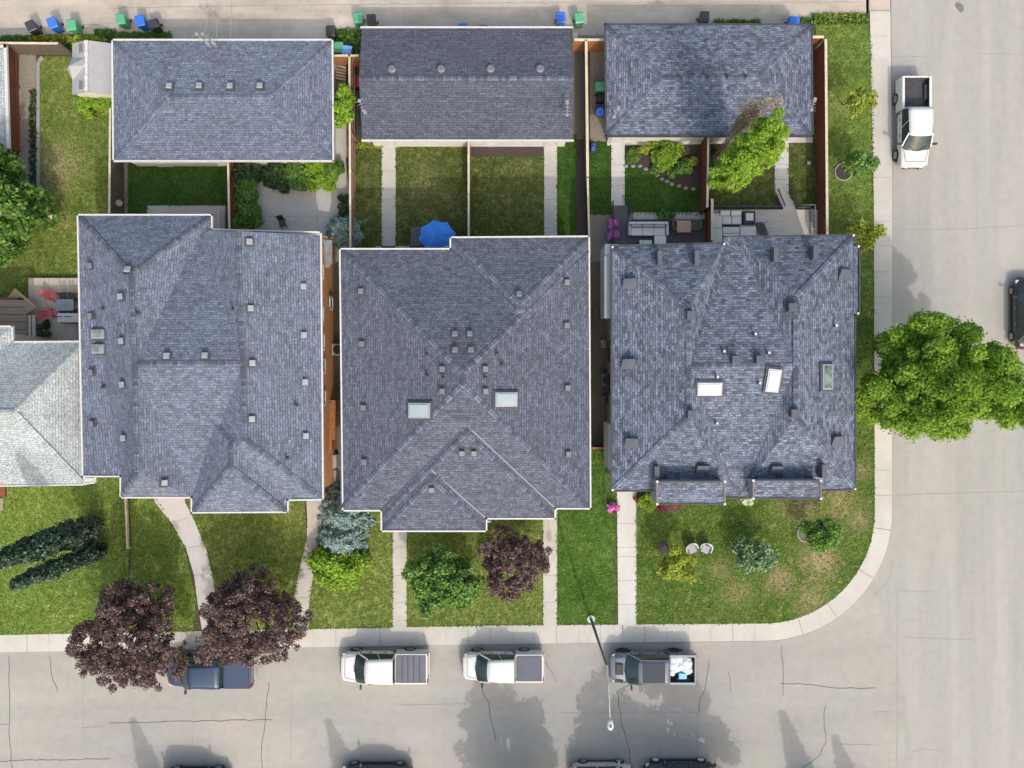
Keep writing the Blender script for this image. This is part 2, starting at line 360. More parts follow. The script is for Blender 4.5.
lawns = [
 (GA, [(40, 57), (76, 57), (108, 108), (124, 108), (124, 232), (83, 235), (83, 360), (0, 360), (-300, 360), (-300, 196), (41, 196)]),
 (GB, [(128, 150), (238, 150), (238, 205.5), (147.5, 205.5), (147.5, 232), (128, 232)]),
 (GC, [(355, 135), (382, 135), (382, 262), (355, 262)]), (GC, [(396, 135), (469, 135), (469, 262), (396, 262)]),
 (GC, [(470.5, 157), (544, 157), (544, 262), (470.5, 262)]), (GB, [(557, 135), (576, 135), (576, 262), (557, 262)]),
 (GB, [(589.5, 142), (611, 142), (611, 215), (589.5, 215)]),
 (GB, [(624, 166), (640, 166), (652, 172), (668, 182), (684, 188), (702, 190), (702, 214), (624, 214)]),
 (GC, [(713, 144), (775, 144), (775, 214), (713, 214)]), (GC, [(788, 144), (813, 144), (813, 214), (788, 214)]),
 (GD, [(-300, 470), (119, 470), (129, 500), (130, 550), (127, yt(127)), (-300, yt(-300))]),
 (GD, [(131, 495), (155, 497), (185, 545), (197, 600), (194, yt(190)), (130, yt(130)), (132, 550)]),
 (GE, [(185, 497), (305, 500), (307, 545), (294, 600), (294, yt(294)), (216, yt(216)), (216, 600), (209, 560), (196, 525)]),
 (GE, [(323, 498), (393, 490), (393, yt(393)), (309, yt(309)), (309, 600)]),
 (GE, [(407, 520), (543, 510), (543, yt(543)), (407, yt(407))]), (GF, [(557, 500), (590, 500), (590, 450), (607, 450), (610, 490), (616.5, 490), (616.5, yt(616)), (557, yt(557))]),
 (GG, [(636, 480), (850, 470), (850, 320), (873, 320)]+arc_in+[(636, yt(636))]),
 (GH, [(815, 20), (866, 20), (871, 42), (873, 120), (873, 320), (850, 320), (850, 245), (828, 245), (815, 245)]),
]
for m_, pts in lawns: slab('lawn', pts, .05, .12, m_)
# ragged weeds along the alley are built with the plants
slab('gravel_bed', [(20, 55), (37, 56), (37, 195), (20, 200)], .05, .115, GRAVEL)
slab('gravel_strip', [(125, 150), (129, 150), (129, 232), (125, 232)], .05, .125, GRAVEL)
slab('gravel_strip', [(590, 50), (607, 50), (607, 142), (590, 142)], .05, .11, GRAVEL)
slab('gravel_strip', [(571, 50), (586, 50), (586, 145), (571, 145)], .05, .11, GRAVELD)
slab('gravel_strip', [(589, 214), (616, 214), (616, 262), (589, 262)], .05, .113, GRAVEL)
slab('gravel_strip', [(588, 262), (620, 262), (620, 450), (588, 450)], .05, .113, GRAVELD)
slab('gravel_strip', [(334, 55), (347, 55), (347, 100), (334, 100)], .05, .113, GRAVEL)
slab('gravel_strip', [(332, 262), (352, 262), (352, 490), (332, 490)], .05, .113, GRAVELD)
slab('gravel_strip', [(629, 213), (705, 213), (705, 222), (629, 222)], .05, .128, PATH)
slab('mulch_bed', [(626, 146), (701, 146), (701, 190), (684, 188), (668, 182), (652, 172), (640, 166), (626, 165)], .05, .116, MULCH)
slab('mulch_bed', [(472, 140), (543, 140), (543, 157), (472, 157)], .05, .125, MULCH)
slab('mulch_bed', [(576, 140), (587, 140), (587, 262), (576, 262)], .05, .127, MULCH)
slab('flower_bed', [(638, 495), (682, 495), (680, 511), (660, 512), (640, 508)], .05, .126, M('red_mulch', (.13, .045, .04), (.08, .035, .03), scale=7, bump=.8))
slab('alley_soil', [(571.5, 36), (606, 36), (606, 50), (571.5, 50)], .05, .1, GRAVEL)
slab('apron', [(607, 140), (812, 138), (812, 143), (607, 146)], .05, .138, PATHW)
# paths and patios
def path(name, pts, mat, joints=()):
    slab(name, pts, .05, .142, mat)
paths = [
 (PATH, [(382, 139), (396, 139), (396, 262), (382, 262)]), (PATH, [(544, 139), (557, 139), (557, 262), (544, 262)]),
 (PATHW, [(611, 141), (624.5, 141), (624.5, 207), (611, 207)]), (PATHW, [(774, 141), (788, 141), (788, 200), (774, 196)]),
 (PATHW, [(154, 490), (184, 490), (186, 502), (196, 522), (208, 552), (214, 580), (217, 600), (217, yt(217)), (203, yt(203)), (198, 600), (195, 575), (187, 548), (172, 522), (156, 502)]),
 (PATH, [(306, 480), (324, 480), (324, 500), (322, 525), (316, 560), (310, 600), (309, yt(309)), (294, yt(294)), (294, 600), (300, 570), (307, 540), (308, 520)]),
 (PATH, [(393, 515), (407, 515), (407, yt(407)), (393, yt(393))]), (PATH, [(543, 500), (557, 500), (557, yt(557)), (543, yt(543))]),
 (PATHW, [(616.5, 478), (636, 478), (636, yt(636)), (618, yt(618))]),
 (PATH, [(255, 158), (346, 158), (351, 210), (352, 250), (352, 262), (255, 262)]), (PATH, [(334, 100), (347, 100), (348, 158), (334, 158)]),
 (PATH, [(148, 206), (226, 206), (226, 240), (148, 240)]), (PATH, [(376, 246.5), (410, 246.5), (410, 262), (376, 262)]),
]
for m_, pts in paths: slab('path', pts, .05, .142, m_)
pj = MB()
for x0, x1, ys in ((382, 396, (172, 200, 228)), (544, 557, (172, 200, 228)), (611, 624.5, (165, 186)), (774, 788, (165, 180)), (393, 407, (547, 575, 602)), (543, 557, (547, 575, 602)), (617.5, 636, (523, 547, 556, 580, 604)), (255, 352, (186, 217))):
    for y in ys: ribbon(pj, [(x0, y), (x1, y)], .025, .146)
ribbon(pj, [(283, 160), (283, 232)], .025, .146); ribbon(pj, [(318, 186), (318, 232)], .025, .146)
for a, b in (((172, 522), (188, 518)), ((187, 548), (207, 544)), ((195, 575), (213, 572)), ((307, 540), (321, 537)), ((300, 570), (315, 567)), ((294, 597), (310, 597))): ribbon(pj, [a, b], .03, .146)
struct(pj.build('path_joint', JOINT))
# stone garden edging
e = MB()
for a, b in (((38.5, 62), (38.5, 192)), ((38.5, 62), (43, 57)), ((30, 190.5), (39, 191))): e.beam(P(*a, .17), P(*b, .17), .22, .16)
tag(e.build('garden_edging', M('edging_stone', (.33, .32, .30), (.24, .23, .21), scale=4, bump=.4), bevel=.02), 'grey concrete edging between gravel bed and left back lawn', 'garden edging')
e = MB()
q = [(626, 166), (640, 166), (652, 172), (662, 179), (672, 184), (686, 188), (701, 190)]
for a, b in zip(q, q[1:]):
    for t in (0, .5): c = P(a[0]+(b[0]-a[0])*t, a[1]+(b[1]-a[1])*t, .13); e.sphere(c, (.17, .13, .09), 8, 5, jit=.1)
tag(e.build('garden_edging', M('edging_stone', (.3, .3, .3))), 'curved row of grey stones edging the dark mulch bed', 'garden edging')
# ---------------------------------------------------------------- houses and garages
def roof_uv(faces):
    uv = []
    for f in faces:
        n = Vector((0, 0, 0))
        for i in range(len(f)): n += Vector(f[i]).cross(Vector(f[(i+1) % len(f)]))
        if n.length < 1e-9: n = Vector((0, 0, 1))
        n.normalize()
        if n.z < 0: n = -n
        u = Vector((0, 0, 1)).cross(n)
        if u.length < .05: u = Vector((1, 0, 0))
        u.normalize(); v = n.cross(u)
        off = random.uniform(0, 9)
        uv += [(Vector(p).dot(u)+off, Vector(p).dot(v)) for p in f]
    return uv
def up(f):
    n = Vector((0, 0, 0))
    for i in range(len(f)): n += Vector(f[i]).cross(Vector(f[(i+1) % len(f)]))
    return f if n.z >= 0 else f[::-1]
def hip(x0, y0, x1, y1, z, pitch, dz=0, gable=''):
    """rect seen at eave height z (x0<x1, y0<y1 in the picture); returns faces and ridge lines"""
    a, b = P(x0, y0, z), P(x1, y1, z); X0, X1, Y0, Y1 = a.x, b.x, b.y, a.y; z = z+dz
    W_, H_ = X1-X0, Y1-Y0
    if W_ <= H_:
        h = W_/2; cx = (X0+X1)/2
        A = Vector((cx, Y0+(0 if 's' in gable else h), z+h*pitch)); B = Vector((cx, Y1-(0 if 'n' in gable else h), z+h*pitch))
        c = [Vector((X0, Y0, z)), Vector((X1, Y0, z)), Vector((X1, Y1, z)), Vector((X0, Y1, z))]
        fs = [[c[0], c[1], A], [c[1], c[2], B, A], [c[2], c[3], B], [c[3], c[0], A, B]]
    else:
        h = H_/2; cy = (Y0+Y1)/2
        A = Vector((X0+(0 if 'w' in gable else h), cy, z+h*pitch)); B = Vector((X1-(0 if 'e' in gable else h), cy, z+h*pitch))
        c = [Vector((X0, Y0, z)), Vector((X1, Y0, z)), Vector((X1, Y1, z)), Vector((X0, Y1, z))]
        fs = [[c[0], c[1], B, A], [c[1], c[2], B], [c[2], c[3], A, B], [c[3], c[0], A]]
        A, B = A, B
    if W_ <= H_: lines = [(c[0], A), (c[1], A), (c[2], B), (c[3], B), (A, B)]
    else: lines = [(c[0], A), (c[3], A), (c[1], B), (c[2], B), (A, B)]
    return fs, lines
def roof_obj(root, faces, lines, mat, capmat, name='roof', valleys=()):
    m = MB(); fl = []
    for f in faces: f = up(f); fl.append(f); m.add(f, [tuple(range(len(f)))])
    o = m.build(name, mat, root, world=True, uv=roof_uv(fl))
    bvh = BVHTree.FromPolygons([Vector(v) for v in m.v], m.f)
    if lines:
        c = MB(); uvs = []
        for a, b in lines:
            a, b = Vector(a), Vector(b); L = (b-a).length
            if L < .3: continue
            t = (b-a).normalized(); s_ = t.cross(Vector((0, 0, 1))).normalized()*.16; hz = Vector((0, 0, .035)); lo = Vector((0, 0, -.045))
            for sg in (1, -1):
                q = [a+hz, b+hz, b+hz+s_*sg+lo, a+hz+s_*sg+lo]; q = q if sg < 0 else q[::-1]
                c.add(q, [(0, 1, 2, 3)])
                uv = [(0, 0), (L, 0), (L, .149), (0, .149)]; uvs += uv if sg < 0 else uv[::-1]
        c.build('ridge_cap', capmat, o, uv=uvs)
    if valleys:
        for a, b in valleys:
            c = MB()
            pa, pb = hit(bvh, *a)[0], hit(bvh, *b)[0]
            c.beam(pa+Vector((0, 0, .02)), pb+Vector((0, 0, .02)), .07, .03)
            c.build('valley_flashing', FLASH, o)
    return o, bvh
def hit(bvh, px, py):
    o = Vector((0, 0, CAMH)); d_ = (P(px, py, 0)-o).normalized()
    r = bvh.ray_cast(o, d_)
    if r[0] is None:
        r = bvh.find_nearest(P(px, py, 5))
    return r[0], (r[1] if r[1].z > 0 else -r[1])
def frame(n):
    u = Vector((0, 0, 1)).cross(n)
    u = Vector((1, 0, 0)) if u.length < .05 else u.normalized()
    return Matrix((u, n.cross(u), n)).transposed()
def vent(roof, bvh, px, py, kind='box', s=.36):
    p, n = hit(bvh, px, py); m = MB()
    if kind == 'box':                       # low square vent, pale lid on a dark neck
        rot = frame(n)
        m.box(p+n*.08, (s*.8, s*.8, .2), rot=rot, mi=1); m.box(p+n*.20, (s, s, .07), rot=rot, mi=0, top=.86); m.box(p+n*.012, (s*1.6, s*1.6, .02), rot=rot, mi=1)
        m.build('roof_vent', [GALV, CHARS], roof, bevel=.01)
    elif kind == 'grey':
        rot = frame(n)
        m.box(p+n*.08, (s*.8, s*.8, .2), rot=rot, mi=1); m.box(p+n*.20, (s, s, .06), rot=rot, mi=0, top=.86); m.box(p+n*.012, (s*1.6, s*1.6, .02), rot=rot, mi=1)
        m.build('roof_vent', [GREYV, CHARS], roof, bevel=.01)
    elif kind == 'pipe':
        m.cyl(p-n*.05, p+Vector((0, 0, .42)), .07, 10, 0); m.cyl(p, p+n*.06, .16, 10, 0, .10); m.build('vent_pipe', CHARS, roof)
    elif kind == 'wpipe':
        m.cyl(p-n*.05, p+Vector((0, 0, .36)), .07, 10, 1); m.cyl(p+Vector((0, 0, .36)), p+Vector((0, 0, .42)), .075, 10, 0); m.build('vent_pipe', [WHITE, CHARS], roof)
    elif kind == 'round':
        m.cyl(p-n*.02, p+n*.12, .25, 16, 1, .2); m.cyl(p+n*.12, p+n*.24, .27, 16, 0, .2); m.build('roof_vent', [GREYV, CHARS], roof)
    elif kind == 'tall':                    # square hooded exhaust stack
        m.box(p+Vector((0, 0, .15)), (.42, .42, .6), mi=1); m.box(p+Vector((0, 0, .46)), (.52, .50, .12), mi=0, top=.9); m.build('roof_vent', [SLATE, CHARS], roof, bevel=.015)
    elif kind == 'wedge':                   # low wedge dormer vent, opening uphill
        x = Vector((1, 0, 0)); y = Vector((0, 1, 0)); hw = .42; b = [p-x*hw-y*.28, p+x*hw-y*.28, p+x*hw+y*.28, p-x*hw+y*.28]
        for i, q in enumerate(b):
            h = bvh.ray_cast(q+Vector((0, 0, 5)), Vector((0, 0, -1)))[0]; b[i] = h if h else q
        t = [b[0]+Vector((0, 0, .06)), b[1]+Vector((0, 0, .06)), b[2]+Vector((-.1, 0, .34)), b[3]+Vector((.1, 0, .34))]
        m.add(b+t, [(4, 5, 6, 7)], 0); m.add(b+t, [(0, 1, 5, 4), (1, 2, 6, 5), (2, 3, 7, 6), (3, 0, 4, 7)], 1); m.build('roof_vent', [SLATE, CHARS], roof)
    elif kind == 'fin':                     # narrow upright flue housing
        m.box(p+Vector((0, 0, .3)), (.30, .85, .75), mi=0, top=.94); m.build('flue_housing', [SLATE, CHARS], roof, bevel=.02)
def skylight(roof, bvh, px, py, sx, sy, rz=0, glass=None):
    p, n = hit(bvh, px, py); u = frame(n); m = MB()
    k = 1/15*.87; w_, h_ = sx*k, sy*k
    x = Vector((math.cos(rz), math.sin(rz), 0)); x = (x-n*x.dot(n)).normalized(); y = n.cross(x); rot = Matrix((x, y, n)).transposed()
    m.box(p+n*.06, (w_+.3, h_+.3, .12), rot=rot, mi=1); m.box(p+n*.13, (w_+.08, h_+.08, .16), rot=rot, mi=2)
    m.box(p+n*.225, (w_-.12, h_-.12, .05), rot=rot, mi=0)
    m.build('skylight', [glass or DOME, CHARS, GALV], roof, bevel=.012)
CHARS = M('flashing', (.055, .06, .078), (.085, .09, .11), scale=4, rough=.7)
FLASH = M('pale_flashing', (.28, .30, .34), (.22, .24, .28), scale=2)
GREYV = M('grey_vent', (.15, .16, .20), (.20, .21, .25), scale=6, rough=.6)
SLATE = M('slate_cap', (.075, .088, .12), (.095, .105, .14), scale=4, rough=.7)
DOME = M('skylight_dome', (.40, .47, .50), (.33, .40, .43), scale=1.5, rough=.2)
DOMEW = M('skylight_white', (.72, .74, .76), (.66, .68, .70), scale=1.5, rough=.3)
GREENG = M('skylight_green', (.30, .42, .36), (.05, .07, .07), scale=1.6, rough=.15)

def offset(pts, d_):
    """inset a closed outline (world xy) by d_"""
    n = len(pts); area = sum(pts[i][0]*pts[(i+1) % n][1]-pts[(i+1) % n][0]*pts[i][1] for i in range(n)); sg = 1 if area > 0 else -1
    out = []
    for i in range(n):
        p0, p1, p2 = Vector(pts[i-1][:2]), Vector(pts[i][:2]), Vector(pts[(i+1) % n][:2])
        a = (p1-p0).normalized(); b = (p2-p1).normalized()
        na = Vector((-a.y, a.x))*sg; nb = Vector((-b.y, b.x))*sg
        k = (na+nb); k = k/max(.2, k.dot(na)) ; out.append(p1+k*d_)
    return out
def shell(root, outline_px, z, wallmat, trim, inset=.42, gutter=.09, edges=None, fz=.17, z0=.08):
    out = poly(outline_px, z); inn = offset(out, inset)
    wl = MB().prism([(p.x, p.y) for p in inn], z0, z-.10).build('wall', wallmat, root, world=True)
    MB().prism([(p.x, p.y) for p in offset(out, .03)], z-.095, z-.045).build('soffit', trim, root, world=True)
    m = MB(); n = len(out); oo = offset(out, -.035)
    for i in range(n):
        if edges is not None and i not in edges: continue
        a, b = oo[i], oo[(i+1) % n]
        t = (b-a).normalized()*gutter*.5
        m.beam((a.x-t.x, a.y-t.y, z-.03), (b.x+t.x, b.y+t.y, z-.03), gutter, fz)
    m.build('gutter', trim, root, world=True)
    return wl, inn
def window(root, c, axis, w_, h_, trim=None):
    """axis: 'e','w','n','s' outward direction; c centre on the wall plane"""
    nx = {'e': (1, 0), 'w': (-1, 0), 'n': (0, 1), 's': (0, -1)}[axis]; n = Vector((*nx, 0)); t = Vector((-n.y, n.x, 0)); c = Vector(c)
    f = MB()
    for sg in (-1, 1):
        f.box(c+t*sg*w_/2+n*.03, (abs(t.x)*.1+abs(n.x)*.09, abs(t.y)*.1+abs(n.y)*.09, h_+.1))
        f.box(c+Vector((0, 0, sg*h_/2))+n*.034, (abs(t.x)*(w_+.14)+abs(n.x)*.09, abs(t.y)*(w_+.14)+abs(n.y)*.09, .1))
    o = f.build('window', trim or WHITE, root, world=True)
    g_ = MB(); g_.box(c+n*.012, (abs(t.x)*w_+abs(n.x)*.05, abs(t.y)*w_+abs(n.y)*.05, h_)); g_.build('pane', GLASS, o)
def door(root, c, axis, mat, w_=.95, h_=2.05, name='door'):
    n = Vector({'e': (1, 0, 0), 'w': (-1, 0, 0), 'n': (0, 1, 0), 's': (0, -1, 0)}[axis]); t = Vector((-n.y, n.x, 0)); c = Vector(c); m = MB()
    m.box(c+n*.02+Vector((0, 0, h_/2)), (abs(t.x)*w_+abs(n.x)*.07, abs(t.y)*w_+abs(n.y)*.07, h_))
    for k in range(4): m.box(c+n*.05+Vector((0, 0, h_*(.14+.24*k))), (abs(t.x)*w_*.86+abs(n.x)*.03, abs(t.y)*w_*.86+abs(n.y)*.03, h_*.19))
    o = m.build(name, mat, root, world=True)
    hm = MB(); hm.sphere(c+n*.10+t*w_*.4+Vector((0, 0, 1)), .04, 8, 6); hm.build('handle', GALV, o)

# ---- house with four hips crossing in the middle
z2 = 5.3
h2 = thing('duplex_house', 'square grey-blue duplex roof, hips crossing in an X, white gutters, centre of the row', 'house', P(465, 380), group='duplex houses along the street')
out2 = [(340.5, 249.5), (451, 249.5), (451, 238), (588.5, 237), (590, 508), (554.5, 508), (554.5, 518), (486, 518), (486, 530.5), (382, 530.5), (382, 510), (343.5, 510)]
wl, inn = shell(h2, out2, z2, SIDB, WHITE)
faces = []; lines = []
pt = .30
for a in ((340.5, 249.5, 590, 509, 0), (451, 237.5, 589, 380, .015), (382, 345, 554.5, 518, 0), (382.6, 426.5, 486, 530.5, -.01)):
    f, l = hip(*a[:4], z2, pt, a[4]); faces += f; lines += l
lines = [l for l in lines]
r2, b2 = roof_obj(h2, faces, lines, SH2, CAP1, valleys=[((554, 507), (469, 427.5)), ((485, 517.5), (431, 469.5))])
darkv = MB()
for a, b in (((452, 250.5), (516, 308)), ((383, 509), (465, 428))):  # dark strips along valleys; the front-left one has its shade put into the colour
    darkv = MB(); darkv.beam(hit(b2, *a)[0]+Vector((0, 0, .02)), hit(b2, *b)[0]+Vector((0, 0, .02)), .09, .03); darkv.build('valley_flashing', CHARS, r2)
z = lambda u, v: (330+u/2.437, 225+v/2.437)
for u, v in ((78, 162), (80, 290), (84, 445), (86, 577), (305, 267), (341, 267), (305, 306), (344, 306), (276, 351), (276, 405), (377, 351), (378, 405), (461, 170), (575, 140), (575, 245), (577, 397), (579, 558), (322, 554), (351, 554), (248, 643)):
    vent(r2, b2, *z(u, v), 'grey', .34)
for u, v in ((236, 318), (237, 369), (408, 316), (420, 343), (276, 374), (379, 374)): vent(r2, b2, *z(u, v), 'pipe')
skylight(r2, b2, 420.3, 410.5, 22, 14); skylight(r2, b2, 505.6, 399.5, 21.5, 13)
for x_, zz in ((-7.6, 2.9), (-5.2, 2.9), (1.6, 2.9), (-7.4, 1.2), (3.9, 1.2), (-2.2, 4.3)):
    c = None
    window(h2, (x_+.2, inn[9].y if -8 < x_ < -2 else inn[6].y, zz+1.0 if zz < 4 else 3.9), 's', 1.3, 1.1)
door(h2, (P(400, 0).x, inn[9].y, .14), 's', M('front_door_paint', (.25, .04, .03)))
door(h2, (P(548, 0).x, inn[5].y, .14), 's', M('front_door_paint', (.25, .04, .03)))
for x_ in (-9.5, -7, -3.5, .3, 3): window(h2, (x_, inn[0].y if x_ < -4 else inn[2].y, 3.9), 'n', 1.2, 1.1); window(h2, (x_, inn[0].y if x_ < -4 else inn[2].y, 1.4), 'n', 1.2, 1.1)

# ---- left house, twin ridges joined by a cross ridge
z1 = 5.4; zr = 7.1
h1 = thing('duplex_house', 'grey-blue duplex roof with tan side wall and two small green skylights, left in the row', 'house', P(200, 370), group='duplex houses along the street')
out1 = [(78.5, 215.5), (211.5, 215.5), (211.5, 230), (320.5, 233), (322.6, 499), (287.5, 499.5), (287.5, 511.5), (192.3, 512), (192.3, 497), (121.3, 497), (121.3, 475.8), (83.5, 475.8)]
wl, inn = shell(h1, out1, z1, [SIDT], WHITE, inset=.40)
E_ = lambda x, y, z_=z1: P(x, y, z_)
a, b, c_, d_, e_, f_, i_, j_, k_, l_ = E_(78.5, 215.5), E_(211.5, 215.5), E_(211.5, 229.5), E_(320.5, 236), E_(322.6, 499), E_(287.5, 499.5), E_(192.3, 497), E_(121.3, 497), E_(121.3, 475.8), E_(83.5, 475.8)
W1, Ws, X1, X2, T, S_ = E_(131, 274, zr), E_(137, 472, zr), E_(134.5, 363.5, zr), E_(243, 363.5, zr), E_(238, 231, zr), E_(245, 439, zr)
Vn = E_(200, 236)
faces = [[a, W1, X1, Ws, k_, l_], [a, b, W1], [W1, b, c_, Vn, X1], [X1, i_, Ws], [Ws, i_, j_], [Ws, j_, k_], [X1, Vn, X2], [X1, X2, i_], [X2, Vn, T], [T, d_, e_, S_], [X2, S_, i_], [S_, e_, f_, i_], [T, Vn, d_]]
lines = [(a, W1), (b, W1), (W1, X1), (X1, Ws), (Ws, j_), (X1, X2), (X2, T), (X2, S_), (S_, e_)]
f, l = hip(192.3, 395, 287.5, 512, z1, .55, .01); faces += f; lines += l[:2]+l[4:]
r1, b1 = roof_obj(h1, faces, lines, SH1, CAP1)
sk = MB(); sk.prism([(p.x, p.y) for p in poly([(211, 229.3), (320.7, 231.8), (320.7, 240), (211, 240)], 5.3)], 5.18, 5.3); sk.build('pent_roof', CHARS, h1, world=True)
z = lambda u, v: (70+u/2.437, 205+v/2.437)
for u, v in ((143, 160), (128, 223), (130, 331), (132, 437), (135, 567), (437, 90), (440, 252), (444, 385), (443, 521), (568, 199), (569, 317), (572, 431), (574, 562), (238, 369), (331, 368), (229, 676)): vent(r1, b1, *z(u, v), 'box')
for u, v in ((54, 148), (54, 270), (56, 407), (57, 532)): vent(r1, b1, *z(u, v), 'grey', .32)
for u, v in ((82, 253), (167, 265), (397, 255), (83, 444), (553, 488), (530, 617)): vent(r1, b1, *z(u, v), 'pipe')
for v in (315, 351): skylight(r1, b1, *z(73, v), 16, 8, 0, GREENG)
wx = inn[4].x
for py, zz, w_, h_ in ((272, 4.0, .8, .6), (314, 4.0, .8, .6), (342, 3.9, .9, .8), (366, 3.6, .8, .7), (398, 3.6, .8, .8), (300, 1.6, .7, .7)):
    window(h1, (wx+(inn[3].x-wx)*0, P(0, py, 3.5).y, zz), 'e', w_, h_, WHITE)
window(h1, (P(240, 0, 2).x, inn[7].y, 3.9), 's', 1.8, 1.2); window(h1, (P(160, 0, 2).x, inn[9].y, 3.9), 's', 1.5, 1.2); window(h1, (P(240, 0, 2).x, inn[7].y, 1.4), 's', 1.8, 1.3)
door(h1, (P(168, 0).x, inn[9].y, .14), 's', M('front_door_paint', (.2, .2, .2))); door(h1, (P(300, 0, 1).x+.6, inn[5].y, .14), 's', M('front_door_paint', (.2, .2, .2)))
window(h1, (P(150, 0, 2).x, inn[0].y, 3.9), 'n', 1.8, 1.2); window(h1, (P(275, 0, 2).x, inn[3].y-.05, 3.9), 'n', 1.8, 1.2)
# side bay of the left house with its own small roof
m = MB(); m.prism([(p.x, p.y) for p in poly([(319, 240), (332, 240), (332, 263), (328, 268), (319, 264)], 2.6)], 2.45, 2.62); m.build('bay_roof', M('bay_metal', (.34, .35, .37), (.2, .21, .22), scale=3), h1, world=True)
m = MB(); m.prism([(p.x, p.y) for p in poly([(321, 243), (336, 243), (336, 264), (321, 264)], 0)], .08, 2.4); m.build('bay_wall', SIDT, h1, world=True)

# ---- right house, darker trim
z3 = 5.9; zr3 = 7.5
h3 = thing('duplex_house', 'rough-textured blue-grey duplex roof with black trim and three skylights on the corner lot', 'house', P(735, 366), group='duplex houses along the street')
out3 = [(612, 246.5), (724, 243.5), (724, 237), (853.7, 235.6), (853.9, 246), (858.6, 246), (858.6, 314), (854.4, 314.5), (855, 489), (821, 490), (753, 497.5), (724.5, 497.6), (657, 490), (612, 490.5)]
wl, inn = shell(h3, out3, z3, SIDG, CHAR, inset=.42, gutter=.09)
V_ = lambda x, y, z_=z3: P(x, y, z_)
NW, NM1, NM2, NE, SE, SW = V_(612, 246.5), V_(724, 243.5), V_(724, 237), V_(853.7, 235.6), V_(855, 489), V_(612, 490.5)
Vn, Vs, Vs1, Vs2 = V_(737, 237), V_(739, 497.5), V_(821, 490), V_(657, 490)
A1, A2, B1, B2, CW, CE = V_(689, 308, zr3), V_(689, 416, zr3), V_(796, 297, zr3), V_(796, 416, zr3), V_(689, 366, zr3), V_(796, 366, zr3)
faces = [[NW, A1, CW, A2, SW], [NW, NM1, A1], [NM1, NM2, Vn, CW, A1], [CW, Vn, CE], [Vn, B1, CE], [Vn, NE, B1], [NE, SE, B2, CE, B1], [SE, Vs1, Vs, B2], [CE, B2, Vs], [CW, CE, Vs], [CW, Vs, A2], [A2, Vs, Vs2, SW],
         [V_(853.7, 246, z3+.05), V_(858.7, 246, z3-.05), V_(858.7, 314, z3-.05), V_(854, 314, z3+.05)]]
lines = [(NW, A1), (A1, CW), (CW, A2), (A2, SW), (NE, B1), (B1, CE), (CE, B2), (B2, SE), (CW, CE)]
r3, b3 = roof_obj(h3, faces, lines, SH3, SH3)
for u, v in ((689.4, 315.6), (790, 308), (734, 360), (758, 360), (690, 414), (792.5, 413)): vent(r3, b3, u, v, 'tall')
for u, v in ((753.6, 334.5), (767, 353), (722.6, 351.5), (758, 383), (716, 377), (715.5, 423), (834, 326)): vent(r3, b3, u, v, 'wpipe')
for u, v in ((629, 284), (628, 364), (631, 443), (844, 275), (837, 441), (702, 470), (776, 470.5)): vent(r3, b3, u, v, 'wedge')
for u, v in ((658, 259), (694.5, 259), (772.5, 256), (811.4, 254), (655, 472), (820, 470)): vent(r3, b3, u, v, 'fin')
skylight(r3, b3, 709, 388.5, 23, 12, 0, DOMEW); skylight(r3, b3, 772.5, 380, 12, 22, R(-6), DOMEW); skylight(r3, b3, 825.4, 377, 11, 24, 0, GREENG)
# flat-fronted dormers over the front bays
for x0, x1, y0, y1 in ((657, 724.5, 481.5, 504), (753, 820.5, 480.5, 498.5)):
    zt, zb = 7.2, 6.75
    q = [P(x0, y0, zt), P(x1, y0, zt), P(x1, y1, zb), P(x0, y1, zb)]
    m = MB(); ff = up(q); m.add(ff, [(0, 1, 2, 3)]); ro = m.build('dormer_roof', SH3, h3, world=True, uv=roof_uv([ff]))
    m = MB()
    lo = [Vector((p.x, p.y, 5.0)) for p in q]
    for i, j in ((0, 1), (1, 2), (2, 3), (3, 0)):
        m.add([lo[i], lo[j], q[j]-Vector((0, 0, .03)), q[i]-Vector((0, 0, .03))], [(0, 1, 2, 3)])
    m.build('dormer_wall', SIDG, h3, world=True)
    m = MB()
    for i, j in ((0, 1), (1, 2), (2, 3), (3, 0)): m.beam(q[i], q[j], .09, .12)
    m.build('dormer_trim', CHAR, ro)
    for p in q: m = MB(); m.box(p+Vector((0, 0, .05)), (.13, .13, .1)); m.build('downspout_elbow', WHITE, ro)
    m = MB(); mn = [Vector((p.x, p.y)) for p in q]
    m.prism([mn[0], mn[1], (mn[2].x-.25, mn[2].y+.3), (mn[3].x+.25, mn[3].y+.3)], .08, 5.2); m.build('bay_wall', SIDG, h3, world=True)
    window(h3, ((q[2].x+q[3].x)/2, q[2].y+.3, 2), 's', 2.4, 1.4); window(h3, ((q[2].x+q[3].x)/2, q[2].y+.3, 4.4), 's', 2.4, 1.2)
for x_, y_ in ((612.5, 247), (612.5, 490), (724, 244), (853.5, 235.5), (858.5, 246.5), (858, 313.5), (855, 489)): m = MB(); m.box(P(x_, y_, z3+.05), (.12, .12, .1)); m.build('downspout_elbow', WHITE, h3, world=True)
for x_ in (626, 840): door(h3, (P(x_, 0, 1).x, inn[13].y+.0, .14), 's', M('dark_door_paint', (.05, .05, .06)))
wx3 = inn[0].x
m = MB(); m.prism([(wx3-.75, P(0, 258, 0).y), (wx3+.1, P(0, 258, 0).y), (wx3+.1, P(0, 318, 3).y), (wx3-.75, P(0, 318, 3).y)], 2.7, 5.2); m.build('wall_bay', M('pale_grey_siding', (.42, .45, .48), (.36, .39, .42), scale=2), h3, world=True)
m = MB(); m.box((wx3-.32, P(0, 288, 5).y, 5.28), (.95, P(0, 258, 5).y-P(0, 318, 5).y+.1, .12)); m.build('bay_cap', M('bay_cap', (.36, .39, .44)), h3, world=True)
